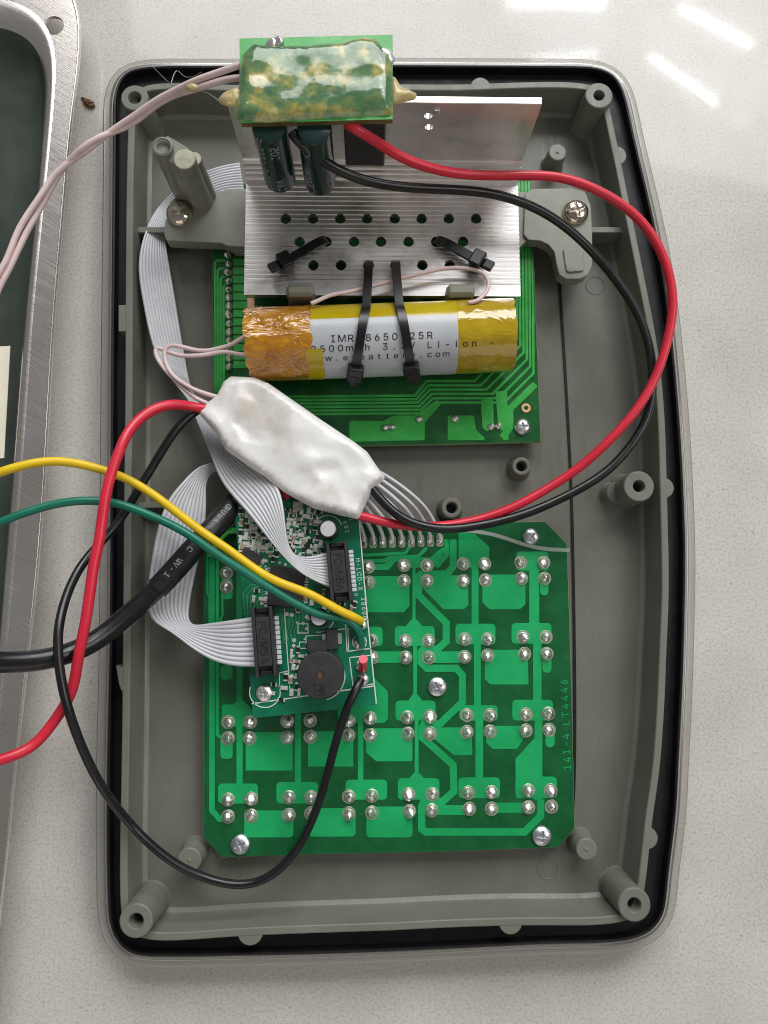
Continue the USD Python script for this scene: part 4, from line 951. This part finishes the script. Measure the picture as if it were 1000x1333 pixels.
wire('black_wire', 'black wire looping from the white pack down the left rim to the controller board', 'wire',
     [(268, 528, 19), (250, 540, 20), (230, 562, 21), (205, 600, 21), (180, 640, 21), (155, 676, 21), (128, 708, 23), (104, 740, 26), (86, 780, 31), (77, 825, 34.8), (78, 870, 35.2), (88, 920, 34.5), (107, 975, 31), (136, 1030, 26), (172, 1075, 19), (215, 1115, 17), (262, 1141, 15), (312, 1151, 14), (350, 1140, 14), (380, 1112, 14.5), (403, 1072, 15.5), (422, 1020, 17), (437, 970, 18.5), (452, 925, 19.5), (464, 897, 19), (470, 885, 17.5)], 1.12, 'blackwire', 140)
wire('yellow_wire', 'yellow wire from the left edge over the black cable to the controller board', 'wire',
     [(-20, 622, 34), (10, 611, 34), (45, 603, 33), (85, 602, 31), (125, 608, 29), (165, 624, 27.5), (205, 648, 26.5), (250, 682, 25), (300, 718, 25), (350, 752, 25), (400, 773, 24), (438, 792, 22.5), (462, 803.5, 20.5), (470, 809, 18)], 1.12, 'yellow', 100)
wire('green_wire', 'dark green wire from the left edge over the black sleeve to the controller board', 'wire',
     [(-20, 690, 34), (15, 674, 33.5), (60, 660, 32), (105, 653, 31), (150, 656, 30), (195, 670, 29.5), (235, 690, 30), (275, 716, 29), (315, 742, 27), (360, 771, 24.5), (400, 793, 22.5), (430, 802, 21), (451, 806, 20.3), (464, 815, 19.3), (469, 828, 18), (470, 842, 16.6)], 1.08, 'greenwire', 100)
ck = thing('black_cable', 'thick black mains cable with printed shrink sleeve running to the left edge', 'cable', P(150, 800, 8))
cab = pspline([(-40, 862, 33), (0, 862, 33), (45, 860, 32), (90, 850, 29), (130, 830, 25), (168, 799, 22.5), (205, 766, 21.5), (245, 722, 21), (276, 689, 19), (296, 667, 15.5), (310, 650, 12), (320, 637, 9)], 110)
ii = int(.60 * 110)
# split where the sleeve begins
dist = np.linalg.norm(cab - P(203, 767, 21.5), axis=1); ii = int(dist.argmin())
obj(ck, 'jacket', tube(cab[:ii + 4], 2.55, 20), 'blackwire', smooth=60)
obj(ck, 'shrink_sleeve', tube(cab[ii:], np.linspace(2.95, 3.1, len(cab) - ii), 22), 'sleeve', smooth=40)
s0, s1 = P(300, 662, 19 + 3), P(210, 762, 21.5)
i1 = int(np.linalg.norm(cab - P(302, 660, 14), axis=1).argmin()); a0, a1 = cab[i1], cab[ii + 2]
TS = frame_T(a0, a1 - a0, (0, 0, 1)); Ls = np.linalg.norm(a1 - a0)
txt = 'V CRUus  E  C VW-1'; kk = np.linspace(i1, ii + 5, len(txt)); tt_ = np.gradient(cab, axis=0); prn = []
for ch, q in zip(txt, kk):
    if ch == ' ': continue
    q = int(round(q)); g_ = mono(ch, 1.45, 0.0, .05, False); T_ = frame_T(cab[q], -tt_[q], (0, 0, 1))
    prn.append(wrap(trimesh.Trimesh(g_.vertices * [1, -1, 1] - [0, -.7, 0], g_.faces[:, ::-1], process=False), 0, math.pi / 2, 3.10, T_))
obj(ck, 'printed_lettering', cat_(prn), 'print_dim')

pinks = [([(330, 80, 56), (305, 86, 55), (285, 93, 53.5), (255, 105, 51), (225, 118, 48), (195, 134, 45), (160, 160, 42), (125, 186, 40), (95, 208, 38.5), (70, 231, 37.5), (45, 264, 37), (25, 298, 36.5), (8, 335, 36.5), (-15, 380, 36)],
          'upper pink wire of the twisted pair leaving the converter at top left'),
         ([(330, 100, 55), (308, 102, 54), (290, 105, 53), (258, 113, 50.5), (228, 124, 47), (198, 140, 43.5), (165, 165, 40.5), (128, 181, 41), (98, 202, 39.5), (76, 228, 36.5), (50, 272, 35.5), (32, 306, 35.5), (16, 340, 35.5), (-5, 384, 35)],
          'lower pink wire of the twisted pair leaving the converter at top left')]
for st, lab in pinks: wire('pink_wire', lab, 'wire', st, .78, 'pink', 100, 12)
wire('pink_wire', 'thin pink wire curling from the left end of the battery to the white pack', 'wire',
     [(332, 430, 20), (318, 440, 20), (300, 450, 19.5), (275, 455, 19), (250, 454, 19), (225, 449, 19), (216, 453, 19), (215, 466, 19), (222, 484, 19.5), (240, 500, 20.5), (262, 511, 21.5), (288, 518, 22)], .62, 'pink', 90, 10)
wire('pink_wire', 'thin pink wire running beside the curled one, from battery tape to white pack', 'wire',
     [(335, 462, 21), (318, 461, 20.5), (295, 459, 20), (270, 462, 19.5), (245, 463, 19.5), (222, 458, 18.5), (206, 453, 18), (203, 460, 18), (212, 478, 18.5), (235, 502, 19.5), (258, 519, 20.5), (278, 528, 21)], .62, 'pink', 90, 10)
wire('pink_wire', 'thin pink wire looping over the lower edge of the heat sink plate above the battery', 'wire',
     [(610, 394, 28), (622, 391, 28), (634, 381, 27), (637, 365, 26), (628, 353, 25), (608, 348, 24), (580, 350, 24), (540, 358, 24), (500, 368, 24), (465, 377, 25), (430, 386, 27), (405, 395, 28)], .55, 'pink', 80, 10)
wire('red_lead', 'short dark red lead peeping out under the white pack by the upper ribbon', 'wire', [(352, 622, 18), (364, 634, 19), (376, 648, 18)], 1.0, 'red', 12, 10)
wire('yellow_green_lead', 'short yellow green lead bent down beside the black sleeve', 'wire', [(309, 690, 14), (298, 691, 14), (287, 699, 13), (279, 710, 12), (274, 722, 10)], 1.0, 'trace2', 20, 10)

# glue threads, film, crumb
single('glue_string', 'fine stray thread of glue between the case corner and the pink wires', 'glue thread', cat_([tube(pspline(q, 24), .12, 6) for q in ([(198, 86, 13), (212, 100, 15), (226, 112, 47)], [(226, 98, 14), (222, 112, 30), (230, 92, 20), (238, 98, 25), (262, 94, 48)], [(250, 114, 49), (268, 120, 51), (286, 132, 55)])]), 'film')
c = P(251, 114, 51); single('glue_bead', 'small yellow bead of glue on the pink wire pair', 'glue', trimesh.Trimesh(trimesh.creation.icosphere(2, 1.0).vertices * [1.5, 1.0, .8] + c, trimesh.creation.icosphere(2, 1.0).faces), 'glue_thick', smooth=60)
fc = pspline([(560, 689, 11), (590, 690, 11), (620, 692, 10.5), (650, 698, 10.2), (680, 708, 10), (710, 714.5, 10.5), (742, 716, 11)], 40)
single('film_strip', 'curved sliver of clear film across the top right of the keypad board', 'film', strap(fc, (0, .55, .8), 1.3, .1), 'film')
cr = []
for x, y, s in ((112, 131, 1.0), (116, 134, 1.4), (119, 137, 1.1), (108, 128, .6)):
    m = trimesh.creation.icosphere(2, s); m.vertices *= [1, .6, .6]; m.vertices += nrng.normal(0, .1 * s, m.vertices.shape); m.apply_translation(P(x, y, .5 * s)); cr.append(m)
single('crumb', 'small brown crumb on the stone between steel pan and case', 'crumb', cat_(cr), 'crumb')
